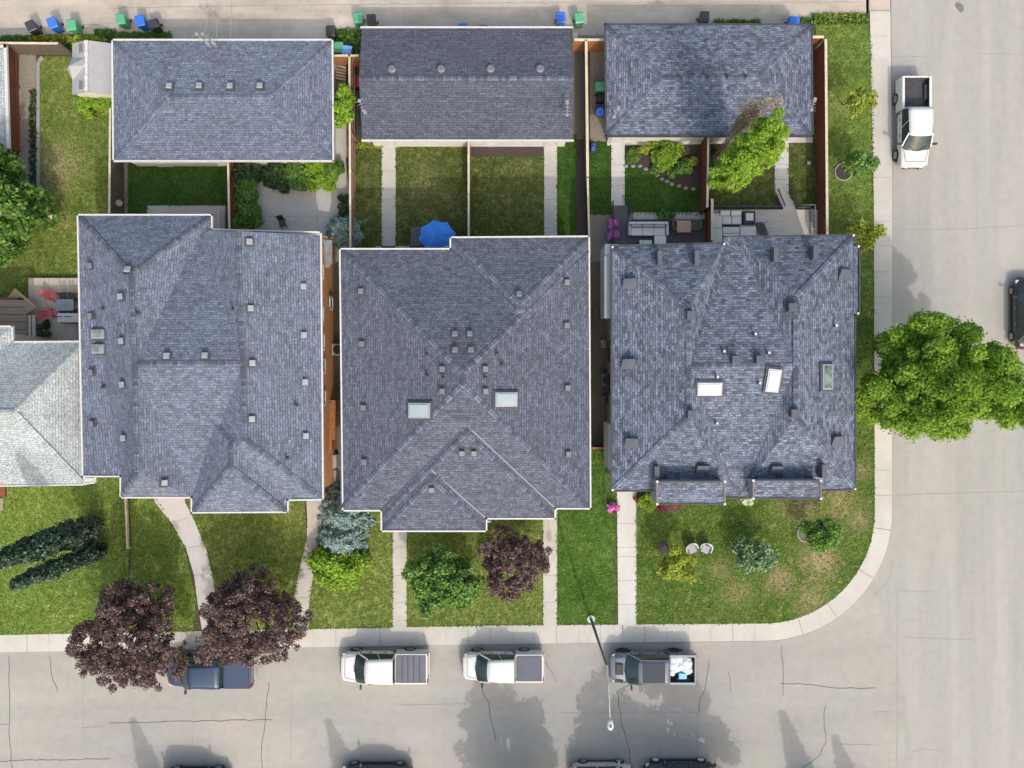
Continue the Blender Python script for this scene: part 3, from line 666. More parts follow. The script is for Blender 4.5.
m = MB(); m.prism([(wx3-.5, P(0, 422, 3).y), (wx3+.1, P(0, 422, 3).y), (wx3+.1, P(0, 466, 3).y), (wx3-.5, P(0, 466, 3).y)], 2.4, 5.3); m.build('wall_bay', M('pale_grey_siding', (.42, .45, .48)), h3, world=True)
for py, zz in ((335, 4.3), (350, 1.6), (400, 4.2), (385, 1.6)): window(h3, (wx3, P(0, py, 4).y, zz), 'w', 1.2, 1.1, CHAR)

# ---- pale neighbour house at the left edge
z4 = 4.6
h4 = thing('house', 'pale whitish-grey shingled hip roof cut off by the left edge of the view', 'house', P(0, 400))
out4 = [(-160, 326), (12, 327), (12.5, 342.5), (84, 342), (84, 484), (-160, 488)]
wl, inn = shell(h4, out4, z4, SIDW, WHITE, inset=.4)
e1, e2, e3, e4, rr1, rr2 = P(84, 342, z4), P(84, 484.5, z4), P(-160, 488, z4), P(-160, 342, z4), P(14, 412, 6.6), P(-120, 412, 6.6)
faces = [[e1, e2, rr1], [e2, e3, rr2, rr1], [e4, e1, rr1, rr2], [e3, e4, rr2]]
f, l = hip(-100, 327, 12.5, 430, z4, .4, .01); faces += f
r4, b4 = roof_obj(h4, faces, [(e1, rr1), (e2, rr1), (rr1, rr2)], SHL, SHL)
m = MB(); m.beam(P(84, 484, z4+.02), P(95.5, 482.5, z4+.02), .1, .12); m.beam(P(95.5, 482.5, z4+.02), P(95.5, 476, z4+.02), .1, .12)
m.prism([(p.x, p.y) for p in poly([(83, 478), (95, 478), (95, 483), (83, 484)], z4)], z4-.02, z4+.04); m.build('eave_return', WHITE, h4, world=True)
m = MB(); m.prism([(p.x, p.y) for p in poly([(-10, 487), (4, 487), (4, 497), (-10, 497)], 2)], 1.7, 1.9); m.build('porch_roof', REDW, h4, world=True)
m = MB(); m.prism([(p.x, p.y) for p in poly([(-10, 498), (4, 498), (4, 510), (-10, 510)], 0)], .1, .5); m.build('porch_step', DECKP, h4, world=True)

# ---- garages
def garage(px0, py0, px1, py1, pitch, mat, trim, label, gable='', ze=2.6, wallm=SIDW, doors=2, edges=None):
    g_ = thing('garage', label, 'garage', P((px0+px1)/2, (py0+py1)/2), group='detached garages along the alley')
    o4 = [(px0, py0), (px1, py0), (px1+.8, py1), (px0+1, py1)]
    wl, inn = shell(g_, o4, ze, wallm, trim, inset=.33, gutter=.10, edges=edges)
    f, l = hip(px0, py0, px1+.7, py1, ze, pitch, 0, gable); 
    r_, b_ = roof_obj(g_, f, l if not gable else [l[4]], mat, mat if not gable else CAP1)
    if gable:
        A, B = l[4]; q = [Vector(v) for v in f[0][:2]]; m = MB()
        c = poly(o4, ze)
        for R_, (s1, s2) in ((A, (c[0], c[3])), (B, (c[1], c[2]))):
            sg = .33 if R_ is A else -.33
            t_ = Vector((sg, 0, 0)); m.add([s1+t_-Vector((0, 0, .1)), s2+t_-Vector((0, 0, .1)), R_+t_-Vector((0, 0, .06))], [(0, 1, 2)])
        m.build('gable_wall', wallm, g_, world=True)
        for R_, ss in ((A, (c[0], c[3])), (B, (c[1], c[2]))):
            m = MB()
            for s_ in ss: m.beam(s_-Vector((0, 0, .06)), R_-Vector((0, 0, .06)), .04, .13)
            m.build('rake_board', CHAR, g_, world=True)
    for k in range(doors):
        cx = inn[0].x+(inn[1].x-inn[0].x)*(k+.5)/doors
        door(g_, (cx, inn[0].y, .05), 'n', WHITE, 4.6 if doors == 2 else 5.2, 2.15, 'garage_door')
    return g_, r_, b_, inn
g1, gr1, gb1, gi = garage(113, 40.5, 332, 160.5, .17, SH1, WHITE, 'left garage with blue-grey hip roof, white gutters and four square vents in a row')
for u, v in ((287, 254), (409, 253), (535, 254), (657, 253)): vent(gr1, gb1, 100+u/4.096, 25+v/4.096, 'box', .38)
door(g1, (P(160, 0, 1).x, gi[3].y, .1), 's', WHITE); door(g1, (P(262, 0, 1).x, gi[3].y, .1), 's', WHITE)
g2, gr2, gb2, gi = garage(362, 28, 571.5, 140, .26, SHG, WHITE, 'middle garage with plain grey gable roof, four round vents and no side gutters', 'we', edges=(0, 2))
for u, v in ((173, 226), (374, 226), (576, 225), (778, 225)): vent(gr2, gb2, 350+u/4.096, 15+v/4.096, 'round')
door(g2, (P(389, 0, 1).x, gi[3].y, .1), 's', WHITE); door(g2, (P(551, 0, 1).x, gi[3].y, .1), 's', WHITE)
m = MB(); m.box((P(491, 0, 2).x, gi[3].y-.25, 1.9), (.42, .5, .35)); m.cyl((P(500, 0, 2).x, gi[3].y, 1.9), (P(500, 0, 2).x, gi[3].y-.25, 1.9), .08); m.cyl((P(521, 0, 2).x, gi[3].y, 1.9), (P(521, 0, 2).x, gi[3].y-.25, 1.9), .08); m.build('wall_lamp', WHITE, g2, world=True)
g3, gr3, gb3, gi = garage(605.5, 25, 811, 135.5, .14, SH3, CHAR, 'right garage with rough dark-blue hip roof and black trim beside the leaning green tree')
for u, v in ((490, 293), (575, 293), (655, 293), (365, 293)): vent(gr3, gb3, 595+u/4.357, 10+v/4.357, 'pipe')
door(g3, (P(618, 0, 1).x, gi[3].y, .1), 's', WHITE); door(g3, (P(781, 0, 1).x, gi[3].y, .1), 's', WHITE)
# neighbour's garage sliver
g4 = thing('garage', 'narrow sliver of pale blue-grey garage roof with white gutter at the top left edge', 'garage', P(-50, 100), group='detached garages along the alley')
shell(g4, [(-110, 47), (5, 47), (8, 150), (-110, 150)], 1.95, SIDW, WHITE, inset=.95, gutter=.2)
f, l = hip(-110, 47, 5, 150, 1.95, .25); roof_obj(g4, f, l, SHL, SHL)
# tv antennas on the garage eaves
def antenna(roof, bvh, px, py, ang, L=1.5):
    p, n = hit(bvh, px, py); m = MB()
    m.cyl(p, p+Vector((0, 0, 1.1)), .035, 8); d_ = Vector((math.cos(ang), math.sin(ang), 0)); s_ = Vector((-d_.y, d_.x, 0)); t = p+Vector((0, 0, 1.0))
    m.beam(t-d_*L/2, t+d_*L/2, .035, .035)
    for k in range(5):
        q = t+d_*(L*(k/4-.5)); l_ = .28-.04*k; m.beam(q-s_*l_, q+s_*l_, .022, .022)
    m.sphere(t-d_*L/2, .13, 8, 6); m.box(t+d_*.3, (.25, .18, .12), rz=ang)
    m.build('aerial', M('aerial_metal', (.30, .31, .34), (.2, .21, .24)), roof)
antenna(gr2, gb2, 365.5, 113, R(-65), .9); antenna(gr2, gb2, 566, 113, R(88), .9); antenna(gr3, gb3, 614, 118, R(60), .6); antenna(gr3, gb3, 807, 110, R(70), .7)
for x_ in (210, 216): antenna(gr1, gb1, x_, 47, R(-42), 1.2)
# ---------------------------------------------------------------- fences
def fence(a, b, h, board, cap, label, bay=2.4, rails=True, capw=.13, posts_side=1, thick=.03, z0=.08, pz=0):
    A, B = P(*a), P(*b); d_ = B-A; L = d_.length; x = d_.normalized(); y = Vector((-x.y, x.x, 0)); ang = math.atan2(x.y, x.x)
    t = thing('fence', label, 'fence', (A+B)/2)
    n = max(1, round(L/bay)); st = L/n
    for i in range(n+1):
        p = A+x*st*i; m = MB(); m.box(p+y*.06*posts_side+Vector((0, 0, z0+(h+.03)/2)), (.1, .1, h+.03), rz=ang); m.build('post', board, t, world=True)
    for i in range(n):
        m = MB(); k = int(st/.145)
        for j in range(k):
            p = A+x*(st*i+st*(j+.5)/k); dz = random.uniform(-.015, .01)
            m.box(p+y*random.uniform(-.004, .004)+Vector((0, 0, z0+.03+(h-.05)/2+dz)), (st/k-.012, thick, h-.05), rz=ang)
        for zz in (.35, h*.62): m.box(A+x*(st*(i+.5))+y*.045*posts_side+Vector((0, 0, z0+zz)), (st, .045, .09), rz=ang)
        m.build('board_panel', board, t, world=True)
    m = MB(); m.beam(A+Vector((0, 0, z0+h+.02)), B+Vector((0, 0, z0+h+.02)), capw, .04); m.build('cap_rail', cap, t, world=True)
    return t
fence((-60, 54.5), (74, 55.5), 1.75, GREYW, CAPW, 'weathered grey board fence along the alley behind the left back lawn')
fence((19, 57), (21, 152), 1.75, REDW, REDW, 'brown board fence beside the gravel bed and the pale garage at the left edge')
fence((124.5, 118), (123.5, 234), 1.75, GREYW, CAPW, 'grey-brown fence between the left back lawn and the dark square lawn', posts_side=-1)
fence((238, 160), (239.5, 236), 1.75, REDW, CAPW, 'red-brown fence between the dark square lawn and the hedge by the patio')
fence((355, 66), (356, 252), 1.7, M('pinkish_boards', (.30, .19, .15), (.2, .13, .1), scale=3), CAPW, 'long light-capped fence between the left patio and the centre back lawn')
fence((336, 67), (364, 67), 1.7, ORW, CAPW, 'short orange-brown fence closing the gap between left and middle garages')
fence((470, 143), (470, 243), 1.5, GREYW, CAPW, 'thin fence down the middle of the centre back lawn')
fence((583.5, 52), (585, 184), 1.75, GREYW, CAPW, 'tall narrow fence with cream cap in the passage between middle and right garages', capw=.17)
fence((572, 52), (604, 52), 1.75, ORW, CAPW, 'short orange fence closing the passage between middle and right garages', capw=.15)
fence((585, 185), (587, 262), 1.75, DARKM, CAPW, 'dark fence with cream cap running to the corner of the centre house')
fence((701, 142), (700, 214), 1.85, REDW, CAPW, 'red-brown fence between the mulch bed and the leaning green tree', posts_side=-1)
fence((704.5, 206), (704.5, 246), 1.9, REDW, CAPW, 'short red-brown fence piece between dark deck and pale deck', capw=.16, posts_side=-1)
fence((814, 52), (815.5, 243), 1.85, REDW, CAPW, 'long red-brown fence with cream cap beside the boulevard lawn', capw=.16, posts_side=1)
fence((812, 50), (800, 50), 1.85, REDW, CAPW, 'short red-brown return fence at the corner of the right garage', capw=.16)
fence((590, 446), (607, 446), 1.6, M('dark_boards', (.05, .035, .03)), ORW, 'short dark fence across the gravel gap between centre and right houses')
fence((128.5, 497), (130.5, 547), .3, CAPW, CAPW, 'low light-topped rail fence dividing the left front lawns')
fence((337, 403), (337, 448), 1.7, ORW, ORW, 'orange-brown fence in the narrow gap beside the tan wall', posts_side=-1)
m = MB()
for y0 in (405, 415, 425, 435): m.beam(P(325, y0, 1.7), P(336, y0, 1.7), .62, .03)
tag(m.build('gate', ORW), 'orange-brown board gate lying over the passage beside the tan wall', 'gate')
t = thing('fence', 'thin dark rail fence beside the pale walk at the corner of the right house', 'fence', P(607, 490))
for y in (474, 492, 510):
    m = MB(); m.cyl(P(606, y, .08), P(606, y, 1.1), .03, 8); m.build('post', DARKM, t, world=True)
m = MB()
for z_ in (.5, 1.1): m.beam(P(606, 474, z_), P(606, 510, z_), .04, .04)
m.build('rail', DARKM, t, world=True)

# ---------------------------------------------------------------- storage shed, bins
sh = thing('garden_shed', 'light grey resin storage shed with peaked roof and skylight strips beside the left garage', 'shed', P(94, 70))
SHR = M('shed_grey', (.38, .38, .40), (.32, .32, .34), scale=2, rough=.6); SHB = M('shed_cream', (.62, .60, .52), (.55, .53, .46), scale=2)
x0, x1, y0, y1 = P(87, 0).x, P(129, 0).x, P(0, 104).y, P(0, 55).y; xm = P(105, 0).x; ze, zr_ = 1.75, 2.25
m = MB(); m.add([(x0+.1, y0+.1, .08), (x1-.1, y0+.1, .08), (x1-.1, y1-.1, .08), (x0+.1, y1-.1, .08), (x0+.1, y0+.1, ze), (x1-.1, y0+.1, ze), (x1-.1, y1-.1, ze), (x0+.1, y1-.1, ze), (xm, y0+.1, zr_-.05), (xm, y1-.1, zr_-.05)],
  [(0, 1, 5, 8, 4), (2, 3, 7, 9, 6), (0, 4, 7, 3), (1, 2, 6, 5)]); m.build('wall', SHB, sh, world=True)
m = MB(); m.add([(x0, y0, ze), (xm, y0, zr_), (xm, y1, zr_), (x0, y1, ze), (x1, y0, ze-.05), (x1, y1, ze-.05)], [(0, 1, 2, 3), (1, 4, 5, 2)]); 
m.add([(x0, y0, ze-.08), (xm, y0, zr_-.08), (xm, y1, zr_-.08), (x0, y1, ze-.08), (x1, y0, ze-.13), (x1, y1, ze-.13)], [(3, 2, 1, 0), (2, 5, 4, 1)])
yc = (y0+y1)/2; m.add([(x0-.35, yc, ze+.02), (x0+.05, yc-.75, ze+.03), (x0+.05, yc+.75, ze+.03), (xm-.15, yc-.5, zr_-.05), (xm-.15, yc+.5, zr_-.05), (x0+.05, yc, zr_-.02), (xm-.1, yc, zr_+.01)], [(0, 1, 5), (0, 5, 2), (1, 3, 6, 5), (5, 6, 4, 2)])
ro = m.build('roof', SHR, sh, world=True)
for yy in (y0+.45, y1-.45):
    m = MB(); m.box((xm-.45, yy, zr_-.14), (.22, .5, .06)); m.build('roof_panel', M('shed_skylight', (.16, .16, .18)), ro)
m = MB(); m.beam((xm, y0, zr_+.02), (xm, y1, zr_+.02), .16, .05)
for k in range(5): m.box((xm, y0+.15+(y1-y0-.3)*k/4, zr_+.04), (.24, .2, .07))
m.build('ridge_cap', M('shed_ridge', (.6, .6, .61)), ro)
def binmat(c): return M('bin_plastic_%d' % int(c[0]*1e4+c[1]*1e3+c[2]*100), c, tuple(v*.85 for v in c), scale=5, rough=.45)
_bins = {}
def wheelie(kind, px, py, rz, label):
    c = {'black': (.03, .03, .035), 'blue': (.025, .13, .55), 'green': (.07, .30, .16), 'pale_blue': (.16, .32, .68)}[kind]
    loc = P(px, py, .02)
    if kind in _bins: return dup(_bins[kind], loc, R(rz), label, 'wheeled bins')
    t = thing('wheeled_bin', label, 'bin', loc, R(rz), 'wheeled bins'); mt = binmat(c); ml = binmat(tuple(min(1, v*1.35+.015) for v in c))
    m = MB(); m.add([(-.2, -.24, .05), (.2, -.24, .05), (.2, .22, .05), (-.2, .22, .05), (-.29, -.32, 1.0), (.29, -.32, 1.0), (.29, .34, 1.0), (-.29, .34, 1.0)], [(3, 2, 1, 0), (4, 5, 6, 7), (0, 1, 5, 4), (1, 2, 6, 5), (2, 3, 7, 6), (3, 0, 4, 7)])
    m.box((0, .37, .97), (.5, .06, .06)); m.build('body', mt, t, bevel=.02)
    m = MB(); m.add([(-.31, -.35, 1.0), (.31, -.35, 1.0), (.31, .36, 1.02), (-.31, .36, 1.02), (-.26, -.28, 1.06), (.26, -.28, 1.06), (.26, .3, 1.09), (-.26, .3, 1.09)], [(3, 2, 1, 0), (4, 5, 6, 7), (0, 1, 5, 4), (1, 2, 6, 5), (2, 3, 7, 6), (3, 0, 4, 7)])
    m.box((0, 0, 1.085), (.3, .36, .03)); m.build('lid', ml, t, bevel=.015)
    for sx in (-1, 1):
        m = MB(); m.cyl((sx*.25, .26, .1), (sx*.31, .26, .1), .1, 14); m.build('wheel', TYRE, t)
    _bins[kind] = t; return t
for kd, x, y, r, lb in (('black', 40, 33, 25, 'black wheeled bin leftmost of the row on the alley grass'), ('blue', 61, 30, 20, 'blue wheeled bin between black bin and green bin at the top left'),
    ('green', 80, 32, 5, 'green wheeled bin beside yellow weeds, right of the leftmost blue bin'), ('green', 128, 26, 10, 'green wheeled bin standing alone behind the grey shed'),
    ('blue', 147, 28, 10, 'blue wheeled bin touching a black bin near the left garage corner'), ('black', 160, 31, -70, 'black wheeled bin beside a blue bin near the left garage corner'),
    ('black', 334, 38, 0, 'black wheeled bin at the top right corner of the left garage'), ('green', 342, 54, 0, 'green wheeled bin pressed against the left garage gutter'),
    ('pale_blue', 350, 57, 170, 'pale blue wheeled bin in front of the short orange fence'), ('green', 361, 25, 0, 'green wheeled bin beside the black bin by the middle garage corner'),
    ('black', 374, 27, 0, 'black wheeled bin at the top left corner of the middle garage'), ('blue', 464, 36, 0, 'blue wheeled bin whose lid just shows above the middle garage roof'),
    ('black', 484, 38, 0, 'black wheeled bin barely showing above the middle garage roof'),
    ('blue', 560, 25, 5, 'blue wheeled bin at the top right corner of the middle garage'), ('green', 578, 25, 10, 'green wheeled bin in the alley between middle and right garages'),
    ('black', 701, 24, 0, 'black wheeled bin standing alone behind the right garage'), ('blue', 789, 28, 90, 'blue wheeled bin at the top right corner of the right garage'),
    ('green', 599, 92, 90, 'green wheeled bin in the gravel passage beside the right garage')):
    wheelie(kd, x, y, R(0)+r, lb)
t = thing('barrel', 'bright blue plastic barrel against the left side of the right garage', 'barrel', P(600, 112))
m = MB(); m.tube([P(600, 112, .1), P(600, 112, .4), P(600, 112, .8), P(600, 112, 1.0)], [.28, .34, .34, .28], 18); m.build('body', binmat((.02, .11, .62)), t, world=True, smooth=True)
m = MB(); m.cyl(P(600, 112, 1.0), P(600, 112, 1.05), .27, 18); m.box(P(600, 112, 1.09), (.2, .2, .05)); m.build('lid', binmat((.05, .2, .8)), t, world=True)
m = MB(); m.box(P(600, 99, .35), (.5, .5, .55), top=.9); m.box(P(600, 99, .66), (.42, .36, .08)); tag(m.build('planter_box', DARKM, bevel=.02), 'small black crate between the green bin and the blue barrel', 'crate')

# ---------------------------------------------------------------- vehicles
def paint(name, c, coat=.8, metal=0): return M(name, c, tuple(v*.96 for v in c), scale=1.5, rough=.35, metal=metal, coat=coat)
def loft(mb, st, mi=0):
    secs = []
    for (x, hw, zt, zb) in st:
        h = zt-zb
        half = [(hw*.90, zb), (hw*.985, zb+.14), (hw, zb+h*.52), (hw*.975, zt-.13), (hw*.90, zt-.025), (hw*.62, zt+.012), (hw*.30, zt+.03)]
        secs.append([(x, y, z) for y, z in half]+[(x, 0, zt+.035)]+[(x, -y, z) for y, z in half[::-1]])
    n = len(secs[0]); vs = [p for s in secs for p in s]; fs = []
    for i in range(len(secs)-1):
        for k in range(n): fs.append((i*n+k, i*n+(k+1) % n, (i+1)*n+(k+1) % n, (i+1)*n+k))
    fs.append(tuple(range(n))[::-1]); fs.append(tuple(range((len(secs)-1)*n, len(secs)*n)))
    return mb.add(vs, fs, mi)
def wheels(t, xs, hw, r=.39, rimmat=None, arch=None):
    for x in xs:
        for s in (-1, 1):
            y = s*(hw-.12); m = MB()
            m.tube([(x, y-s*.12, r), (x, y-s*.10, r), (x, y+s*.10, r), (x, y+s*.13, r)], [r*.9, r, r, r*.88], 22, caps=True); w_ = m.build('wheel', TYRE, t, smooth=False)
            m = MB(); m.cyl((x, y+s*.13, r), (x, y+s*.142, r), r*.62, 18)
            for k in range(5):
                a = 2*math.pi*k/5; m.box((x+math.cos(a)*r*.3, y+s*.15, r+math.sin(a)*r*.3), (r*.5, .02, .07), rot=Matrix.Rotation(-a, 3, 'Y'))
            m.build('rim', rimmat or RIM, w_)
        if arch:
            for s in (-1, 1):
                m = MB(); m.tube([(x+math.cos(a)*(r+.07), s*(hw-.02), r+math.sin(a)*(r+.07)) for a in [math.pi*i/10 for i in range(11)]], .065, 6); m.build('wheel_arch', arch, t)
def rr(x0, x1, w0, w1, z, r=.12, n=3):
    """rounded trapezoid ring, front at x1"""
    pts = []
    for cx, cy, a0, sx, sy in ((x1, w1, 0, -1, -1), (x0, w0, 90, 1, -1), (x0, -w0, 180, 1, 1), (x1, -w1, 270, -1, 1)):
        for i in range(n+1):
            a = R(a0+90*i/n); pts.append((cx+sx*r+r*math.cos(a), cy+sy*r+r*math.sin(a), z))
    return pts
def cabin(t, xf, xr, hw, zb, zt, rake_f, rake_r, body, roofmat=None, sunroof=None, inset=.17, npanes=2):
    """glass house: pillars, glass, roof skin"""
    ring0 = [(xf, hw), (xr, hw*.98)]; xf1, xr1 = xf-rake_f, xr+rake_r; h1_ = hw-inset
    c0 = [Vector((xf, hw*.86, zb)), Vector((xf-.22, hw, zb)), Vector((xr, hw*.97, zb)), Vector((xr, -hw*.97, zb)), Vector((xf-.22, -hw, zb)), Vector((xf, -hw*.86, zb)), Vector((xf+.10, 0, zb))]
    c1 = [Vector((xf1, h1_*.88, zt)), Vector((xf1-.12, h1_, zt)), Vector((xr1, h1_*.96, zt)), Vector((xr1, -h1_*.96, zt)), Vector((xf1-.12, -h1_, zt)), Vector((xf1, -h1_*.88, zt)), Vector((xf1+.07, 0, zt+.01))]
    def quad(name, a, b, c, d_, mat=CARGLASS, out=.0):
        m = MB(); m.add([a, b, c, d_], [(0, 1, 2, 3)])
        o = m.build(name, mat, t); md = o.modifiers.new('s', 'SOLIDIFY'); md.thickness = .025; return o
    # windscreen (two halves in one mesh, bowed)
    m = MB(); ws = [c0[1], c0[0], c0[6], c0[5], c0[4], c1[4], c1[5], c1[6], c1[0], c1[1]]
    m.add(ws, [(0, 1, 8, 9), (1, 2, 7, 8), (2, 3, 6, 7), (3, 4, 5, 6)]); m.build('windscreen', CARGLASS, t, smooth=True)
    quad('rear_window', c0[2], c0[3], c1[3], c1[2])
    for s, (i, j) in ((1, (1, 2)), (-1, (4, 3))):
        for k in range(npanes):
            t0, t1 = k/npanes+.015, (k+1)/npanes-.015
            lo = lambda q: c0[i].lerp(c0[j], q); hi = lambda q: c1[i].lerp(c1[j], q)
            quad('side_window', lo(t0), lo(t1), hi(t1), hi(t0))
    # body-coloured pillars
    m = MB()
    for i in (1, 2, 3, 4): m.beam(c0[i], c1[i]-Vector((0, 0, .01)), .075, .07)
    for s, (i, j) in ((1, (1, 2)), (-1, (4, 3))):
        for k in range(1, npanes): q = k/npanes; m.beam(c0[i].lerp(c0[j], q), c1[i].lerp(c1[j], q), .06, .06)
        m.beam(c0[i], c0[j], .05, .06)
    m.build('pillar', body, t)
    # roof skin
    m = MB(); n = 6; vs = []
    for i in range(n+1):
        u = i/n; x = xf1+.03+(xr1-.03-xf1-.03)*u; hwx = h1_*(.91+.1*math.sin(math.pi*min(1, u*1.2)*.5))
        for k in range(7):
            v = k/6*2-1; bow = .07*(1-v*v)*(1-.5*(2*u-1)**2)
            xx = x+(.07*(1-v*v) if i == 0 else 0); vs.append((xx, v*(hwx+.02), zt+bow))
    fs = [(i*7+k, i*7+k+1, (i+1)*7+k+1, (i+1)*7+k) for i in range(n) for k in range(6)]
    m.add(vs, fs); o = m.build('roof', roofmat or body, t, smooth=True); md = o.modifiers.new('s', 'SOLIDIFY'); md.thickness = .06; md.offset = -1
    if sunroof:
        m = MB(); a_, b_ = xf1+(xr1-xf1)*.10, xf1+(xr1-xf1)*.86; m.box(((a_+b_)/2, 0, zt+.077), (abs(a_-b_), h1_*1.62, .03)); m.build('sunroof', sunroof, t, bevel=.01)
    m = MB(); m.beam(Vector((xf1+.02, h1_*.5, zt)), Vector((xf1+.02, -h1_*.5, zt)), .01, .01)
    return zt
HEAD = M('headlamp_lens', (.6, .62, .64), (.45, .47, .5), scale=8, rough=.1); TAIL = M('tail_lamp_lens', (.35, .02, .02), (.25, .01, .01), rough=.2); PLAST = M('black_plastic', (.025, .025, .027), (.04, .04, .042), scale=9, rough=.6)
SEAT = M('cabin_dark', (.02, .02, .022))
def details(t, L, hw, xf, zb, body, mirror=None, hood=1.05, rear_z=.95):
    for s in (-1, 1):
        m = MB(); m.beam((xf-.12, s*(hw-.05), zb+.02), (xf-.15, s*(hw+.13), zb+.07), .08, .06); m.box((xf-.15, s*(hw+.20), zb+.12), (.12, .24, .18)); m.build('side_mirror', mirror or PLAST, t, bevel=.02)
        m = MB(); m.box((L/2-.27, s*(hw-.20), hood-.24), (.22, .22, .14)); m.build('headlight', HEAD, t, bevel=.03)
        m = MB(); m.box((-L/2+.03, s*(hw-.12), rear_z), (.1, .16, .34)); m.build('taillight', TAIL, t, bevel=.02)
def pickup(label, loc, rz, L, W, body, bed='cover', cover=None, roofmat=None, sunroof=None, arch=None, hoodtrim=None, group='vehicles parked along the street', bedlen=.31, rim=None, cover_ribs=4, tall=0):
    t = thing('pickup_truck', label, 'pickup truck', loc, rz, group); hw = W/2; zt = 1.12+tall; zb = .42+tall
    xb = -L/2+L*bedlen; xw = L/2-L*.235
    m = MB(); loft(m, [(L/2+.02, hw*.48, zt-.34, zb+.12), (L/2-.03, hw*.70, zt-.20, zb+.02), (L/2-.16, hw*.86, zt-.11, zb), (L/2-.42, hw*.955, zt-.05, zb), (L/2-.85, hw*.985, zt-.01, zb), (xw+.2, hw, zt+.04, zb), (xw-.3, hw, zt+.06, zb), (xb+.4, hw, zt+.06, zb), (xb+.06, hw, zt+.05, zb)])
    m.build('body', body, t, smooth=True, sub=1)
    cabin(t, xw+.30, xb+.03, hw*.965, zt+.05, 1.80+tall, .78, .12, body, roofmat, sunroof)
    # box
    x0, x1 = -L/2+.04, xb+.045; zt2 = zt+.16; xc = (x0+x1)/2; lx = x1-x0
    b = MB()
    for s in (-1, 1):
        b.box((xc, s*(hw-.055), (zb+zt2)/2), (lx, .11, zt2-zb)); b.box((xc, s*(hw-.10), zt2+.005), (lx-.02, .16, .05))
    b.box((x0+.05, 0, (zb+zt2)/2+.02), (.10, W-.23, zt2-zb-.04)); b.box((x1-.03, 0, (zb+zt2)/2), (.06, W-.23, zt2-zb)); b.build('bed', body, t, bevel=.03)
    b = MB(); b.box((xc, 0, .80+tall), (lx-.1, W-.24, .05))
    for k in range(7): b.box((xc, (k-3)*.2, .83+tall), (lx-.2, .07, .02))
    for s in (-1, 1): b.box((xc-.1, s*(hw-.24), .92+tall), (.95, .22, .22))
    for s in (-1, 1): b.box((xc, s*(hw-.122), 1.0+tall), (lx-.12, .02, .5))
    b.box((x0+.115, 0, 1.02+tall), (.02, W-.3, .44)); b.box((x1-.075, 0, 1.02+tall), (.02, W-.3, .44)); b.build('bed_liner', PLAST if bed != 'open' else M('bed_liner_paint', (.045, .045, .055), (.08, .08, .09), scale=3), t)
    if cover:
        b = MB(); b.box((xc-.01, 0, zt2+.045), (lx-.16, W-.22, .05))
        for k in range(cover_ribs): b.box((x0+.1+(lx-.2)*(k+1)/(cover_ribs+1), 0, zt2+.072), (.07, W-.26, .012), mi=1)
        b.build('tonneau_cover', [cover, M('cover_seam', (.07, .07, .085))], t)
    b = MB(); b.box((-L/2-.02, 0, .55+tall), (.14, W*.86, .14)); b.build('rear_bumper', M('chrome', (.5, .5, .52), (.4, .4, .42), rough=.25, metal=.8), t, bevel=.03)
    b = MB(); b.box((L/2-.06, 0, .62+tall), (.14, W*.66, .22)); b.box((L/2-.0, 0, .80+tall*.7), (.08, W*.38, .14)); b.build('grille', PLAST, t, bevel=.03)
    b = MB()
    for s in (-1, 1): b.beam((xw+.42, s*.08, zt+.10), (xw+.10, s*.62, zt+.25), .03, .02)
    b.build('wiper', PLAST, t)
    b = MB()
    for s in (-1, 1):
        for xx in (xw-.65, xb+.7): b.box((xx, s*(hw+.005), zt-.12), (.18, .03, .035))
    b.build('door_handle', PLAST, t)
    b = MB()
    for s in (-1, 1): b.beam((L/2-.35, s*hw*.66, zt-.035), (xw+.35, s*hw*.80, zt+.035), .018, .012)
    b.beam((L/2-.33, -hw*.66, zt-.03), (L/2-.33, hw*.66, zt-.03), .018, .02)
    b.build('bonnet_seam', PLAST, t)
    if hoodtrim:
        b = MB(); b.box((xw+.72, 0, zt+.075), (.50, .74, .035), top=.85); b.build('bonnet_scoop', hoodtrim, t, bevel=.01)
        for s in (-1, 1): b = MB(); b.beam((L/2-.3, s*.82, zt-.02), (xw+.5, s*.80, zt+.06), .10, .03); b.build('bonnet_stripe', hoodtrim, t)
    wheels(t, (L/2-.95, -L/2+1.25), hw+.01, .40, rim, arch); details(t, L, hw, xw+.1, zt+.05, body, hood=zt, rear_z=zt-.1)
    return t
